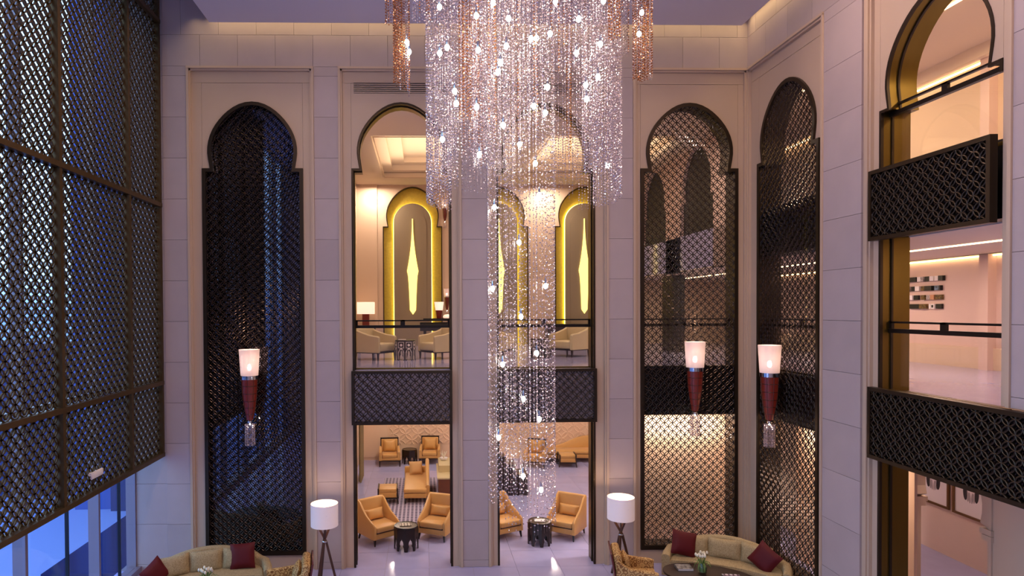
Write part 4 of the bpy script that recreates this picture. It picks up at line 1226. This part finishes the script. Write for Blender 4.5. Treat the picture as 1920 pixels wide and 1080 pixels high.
# --- curtain at the left of the lower lounge
def curtain(label, x, y0, y1, z1, n=9):
    t = thing('curtain', label, 'curtain', (x, y0, 0))
    mb = MB(); N = n * 6; rings = []
    for i in range(N + 1):
        u = i / N; y = u * (y1 - y0); d = .045 * sin(u * n * 2 * pi)
        rings.append([(d, y, .02), (d + .012, y, .02), (d + .012, y, z1), (d, y, z1)])
    part('drape', mb.loft(rings), M_curtain, t, 60)
    part('rod', MB().bar((0, -.05, z1 + .01), (0, y1 - y0 + .05, z1 + .01), .02, .02), M_bronze, t, 0)
    return t
curtain('taupe curtain hanging at the left side of the left archway lounge', -2.08, 6.9, 7.9, 3.22, 5)
curtain('second taupe curtain nearer the archway at the far left', -2.2, 5.0, 6.4, 3.22, 7)

# --- upper lounge: tub chairs and inlaid drum tables
def tub_chair(label, loc, rz):
    t = thing('tub_chair', label, 'armchair', loc, rz, 'cream tub chairs of the upper lounge')
    for s_ in (-1, 1):
        x0, x1 = sorted((s_ * .34, s_ * .42))
        rings = []
        for (y, zt) in ((-.40, .60), (-.37, .63), (-.1, .66), (.2, .74), (.40, .82)):
            rings.append([(x0, y, .20), (x1, y, .20), (x1, y, zt - .02), (x1 - .02, y, zt), (x0 + .02, y, zt), (x0, y, zt - .02)])
        part('arm', MB().loft(rings), M_cream, t, 45)
    part('backrest', MB().rbox((-.42, .32, .20), (.42, .42, .83), .04), M_cream, t)
    part('seat_cushion', MB().rbox((-.34, -.40, .22), (.34, .32, .44), .05), M_cream, t)
    part('seat_rail', MB().box((-.42, -.40, .18), (.42, .42, .205)), M_wood, t, 0)
    for a in (-1, 1):
        for b in (-1, 1):
            part('leg', MB().taper(a * .38, b * .36, 0, .19, .03, .05), M_wood, t, 0)
    return t
U = tub_chair('cream tub chair at the left of the upper left archway', (-1.28, 3.25, 4.3), radians(58))
again(U, 'cream tub chair at the right of the upper left archway, turned left', (.42, 3.35, 4.3), radians(-58))
again(U, 'cream tub chair glimpsed through the crystal column upstairs', (2.0, 3.6, 4.3), radians(60))
again(U, 'cream tub chair at the right of the upper archway behind the chandelier', (4.08, 3.9, 4.3), radians(-52))
drum_table('bone inlaid drum table between the upper left tub chairs', (-.48, 3.05, 4.3), .26, .52, 8, True)
drum_table('bone inlaid drum table upstairs behind the crystal column', (3.15, 3.4, 4.3), .26, .52, 8, True)
book('small pale book on the upper inlaid drum table', (-.66, 2.95, 4.825), 0, .2, .14, .015, M_white)
ch_ = thing('low_cabinet', 'dark low cabinet by the far wall of the upper lounge', 'cabinet', (4.9, 9.0, 4.3))
part('body', MB().box((-.5, -.2, 0), (.9, .3, .75)), M_wood, ch_, 0); part('top', MB().box((-.52, -.22, .75), (.92, .32, .79)), M_wood, ch_, 0)

# table lamps and the console they stand on
def table_lamp(label, loc, w_, h_, bw, bh, square=True):
    t = thing('table_lamp', label, 'lamp', loc, 0, 'table lamps of the upper lounge')
    if square:
        part('lamp_shade', MB().rbox((-w_ / 2, -w_ / 3, bh), (w_ / 2, w_ / 3, bh + h_), .012), M_shade_on, t)
        part('base', MB().box((-bw / 2, -bw / 2, 0), (bw / 2, bw / 2, bh)), M_sconce, t, 0)
    else:
        part('lamp_shade', MB().lathe([(w_ * .38, bh), (w_ / 2, bh + h_), (w_ / 2 - .01, bh + h_), (w_ * .36, bh + .01)], seg=20, cap=False), M_shade_on, t)
        part('base', MB().lathe([(bw * .32, 0), (bw * .5, bh)], seg=16), M_sconce, t)
    return t
M_shade_on = mat('glowing_shade', '#fff0e6', .7, emit='#ffd0b4', estr=1.0)
def console(label, loc, w_, d_=.4, h_=.8):
    t = thing('console_table', label, 'table', loc, 0)
    part('top', MB().box((-w_ / 2, -d_ / 2, h_ - .05), (w_ / 2, d_ / 2, h_)), M_wood, t, 0)
    for a in (-1, 1):
        for b in (-1, 1):
            part('leg', MB().box((a * (w_ / 2 - .03) - .025, b * (d_ / 2 - .03) - .025, 0), (a * (w_ / 2 - .03) + .025, b * (d_ / 2 - .03) + .025, h_ - .05)), M_wood, t, 0)
    return t
console('dark console at the left wall of the upper lounge', (-2.0, 8.9, 4.3), .6, .5, .72)
table_lamp('table lamp with wide white shade on a dark red base upstairs at far left', (-2.02, 8.85, 5.02), .60, .42, .24, .46)
pn = thing('grand_piano', 'black lidded piano at the right of the upper left archway', 'piano', (.75, 6.4, 4.3))
part('case', MB().prism([[(-.85, -.5), (.6, -.5), (.6, .5), (.1, .5), (-.2, .2), (-.85, .12)]], .66, .92, 'xy'), M_black, pn, 0)
part('lid', MB().prism([[(-.9, -.52), (.62, -.52), (.62, .52), (.1, .52), (-.2, .22), (-.9, .14)]], .97, 1.0, 'xy'), M_black, pn, 0)
part('music_desk', MB().box((-.75, -.45, 1.0), (.3, -.42, 1.05)), M_black, pn, 0)
for x_, y_ in ((-.7, -.4), (.5, -.4), (.3, .4)):
    part('leg', MB().taper(x_, y_, 0, .66, .05, .09), M_black, pn, 0)
table_lamp('small lamp with flared glass shade on the piano upstairs', (.50, 6.2, 5.30), .30, .26, .22, .30, False)
gl = thing('globe_lamp', 'round white glowing lamp on the piano beside the archway jamb', 'lamp', (.78, 6.5, 5.30))
part('globe', MB().lathe([(.001, .02), (.10, .03), (.15, .08), (.15, .11), (.10, .16), (.001, .17)], seg=20), M_shade_on, gl)
part('foot', MB().lathe([(.08, 0), (.06, .03)], seg=16), M_chrome, gl)

# --- art blocks on the middle corridor wall (x = 11.78)
art_rows = [(6.27, [(1.65, .14, 'k'), (1.42, .30, 'k'), (1.12, .13, 'w'), (.99, .10, 'p'), (.88, .16, 'k'), (.72, .12, 'w'), (.60, .13, 'w'), (.47, .14, 'k')]),
            (6.05, [(1.60, .10, 'p'), (1.42, .10, 'p'), (1.30, .13, 'k'), (1.16, .14, 'w'), (1.00, .12, 'g'), (.87, .22, 'k'), (.60, .15, 'b'), (.45, .05, 'k')]),
            (5.84, [(1.58, .22, 'p'), (1.35, .12, 'w'), (1.22, .15, 'k'), (.98, .13, 'g'), (.84, .14, 'p'), (.70, .12, 'o'), (.57, .20, 'g')]),
            (5.63, [(1.58, .06, 'k'), (1.46, .06, 'w'), (1.38, .34, 'k'), (1.03, .22, 'g'), (.76, .05, 'w'), (.68, .12, 'f'), (.55, .17, 'k')])]
acol = {'k': M_black, 'w': M_white, 'p': pattern_mat('sketch_art', '#d6c9c6', '#3a3436', 40, 'weave', .5), 'g': pattern_mat('gold_art', '#8a6a34', '#191310', 26, 'weave', .4),
        'b': pattern_mat('blue_art', '#7f9ab8', '#14161c', 20, 'weave', .4), 'o': mat('tan_card', '#c08a62', .6), 'f': M_white}
ORD = ('first', 'second', 'third', 'fourth', 'fifth', 'sixth', 'seventh', 'eighth')
rown = ('top', 'second', 'third', 'bottom')
colr = {'k': 'black', 'w': 'white', 'p': 'grey sketched', 'g': 'gold and brown', 'b': 'blue', 'o': 'tan', 'f': 'white framed black'}
for r_i, (zc, row) in enumerate(art_rows):
    for k, (y_, w_, c_) in enumerate(row):
        t = thing('art_block', '%s art block, %s from the brass jamb in the %s row' % (colr[c_], ORD[k], rown[r_i]), 'wall art', (11.78, y_ - .10, zc), -pi / 2, 'small art blocks in rows')
        part('block', MB().box((0, -.05 - .02 * (k % 2), -.055), (w_ - .012, 0, .055)), acol[c_], t, 0)
        if c_ == 'f': part('print', MB().box((.03, -.075, -.03), (w_ - .042, -.05, .03)), M_black, t, 0)

# --- framed feather prints in the ground corridor
def framed_print(label, y_, z_, s=.93):
    t = thing('framed_print', label, 'picture', (11.76, y_, z_), -pi / 2, 'framed feather prints')
    f = .05
    part('frame', MB().prism([[(0, 0), (s, 0), (s, s * 1.1), (0, s * 1.1)], [(f, f), (s - f, f), (s - f, s * 1.1 - f), (f, s * 1.1 - f)]], -.04, 0), mat('bronze_wood_frame', '#6b4a28', .35, metal=.3), t, 0)
    part('paper', MB().box((f, -.012, f), (s - f, 0, s * 1.1 - f)), mat('print_paper', '#e3d6dc', .6), t, 0)
    dk = mat('feather_ink', '#2c2228', .7); lt = mat('feather_ink_light', '#a3959c', .7)
    for sg in (-1, 1):
        for (ox, hw, hh, m_, zz) in ((.15, .050, .16, dk, .52), (.085, .03, .13, lt, .47), (.035, .022, .13, lt, .45)):
            pts = []
            for i in range(17):
                a = 2 * pi * i / 17
                pts.append((s / 2 + sg * (ox + hw * cos(a) - .25 * hh * sin(a) * -.3 * (1)), zz + hh * sin(a) * (1 if sin(a) < 0 else .8)))
            part('feather', MB().prism([pts], -.016, -.011), m_, t, 0)
    part('body_mark', MB().prism([[(s / 2 + .045 * cos(2 * pi * i / 12), .66 + .035 * sin(2 * pi * i / 12)) for i in range(12)]], -.016, -.011), dk, t, 0)
    return t
framed_print('feather print mostly hidden, nearest the brass jamb on the ground corridor wall', 2.03, 1.08)
framed_print('middle framed feather print below the long lattice balcony', .98, 1.07)
framed_print('framed feather print partly behind the buff arch capital', -.05, 1.06)
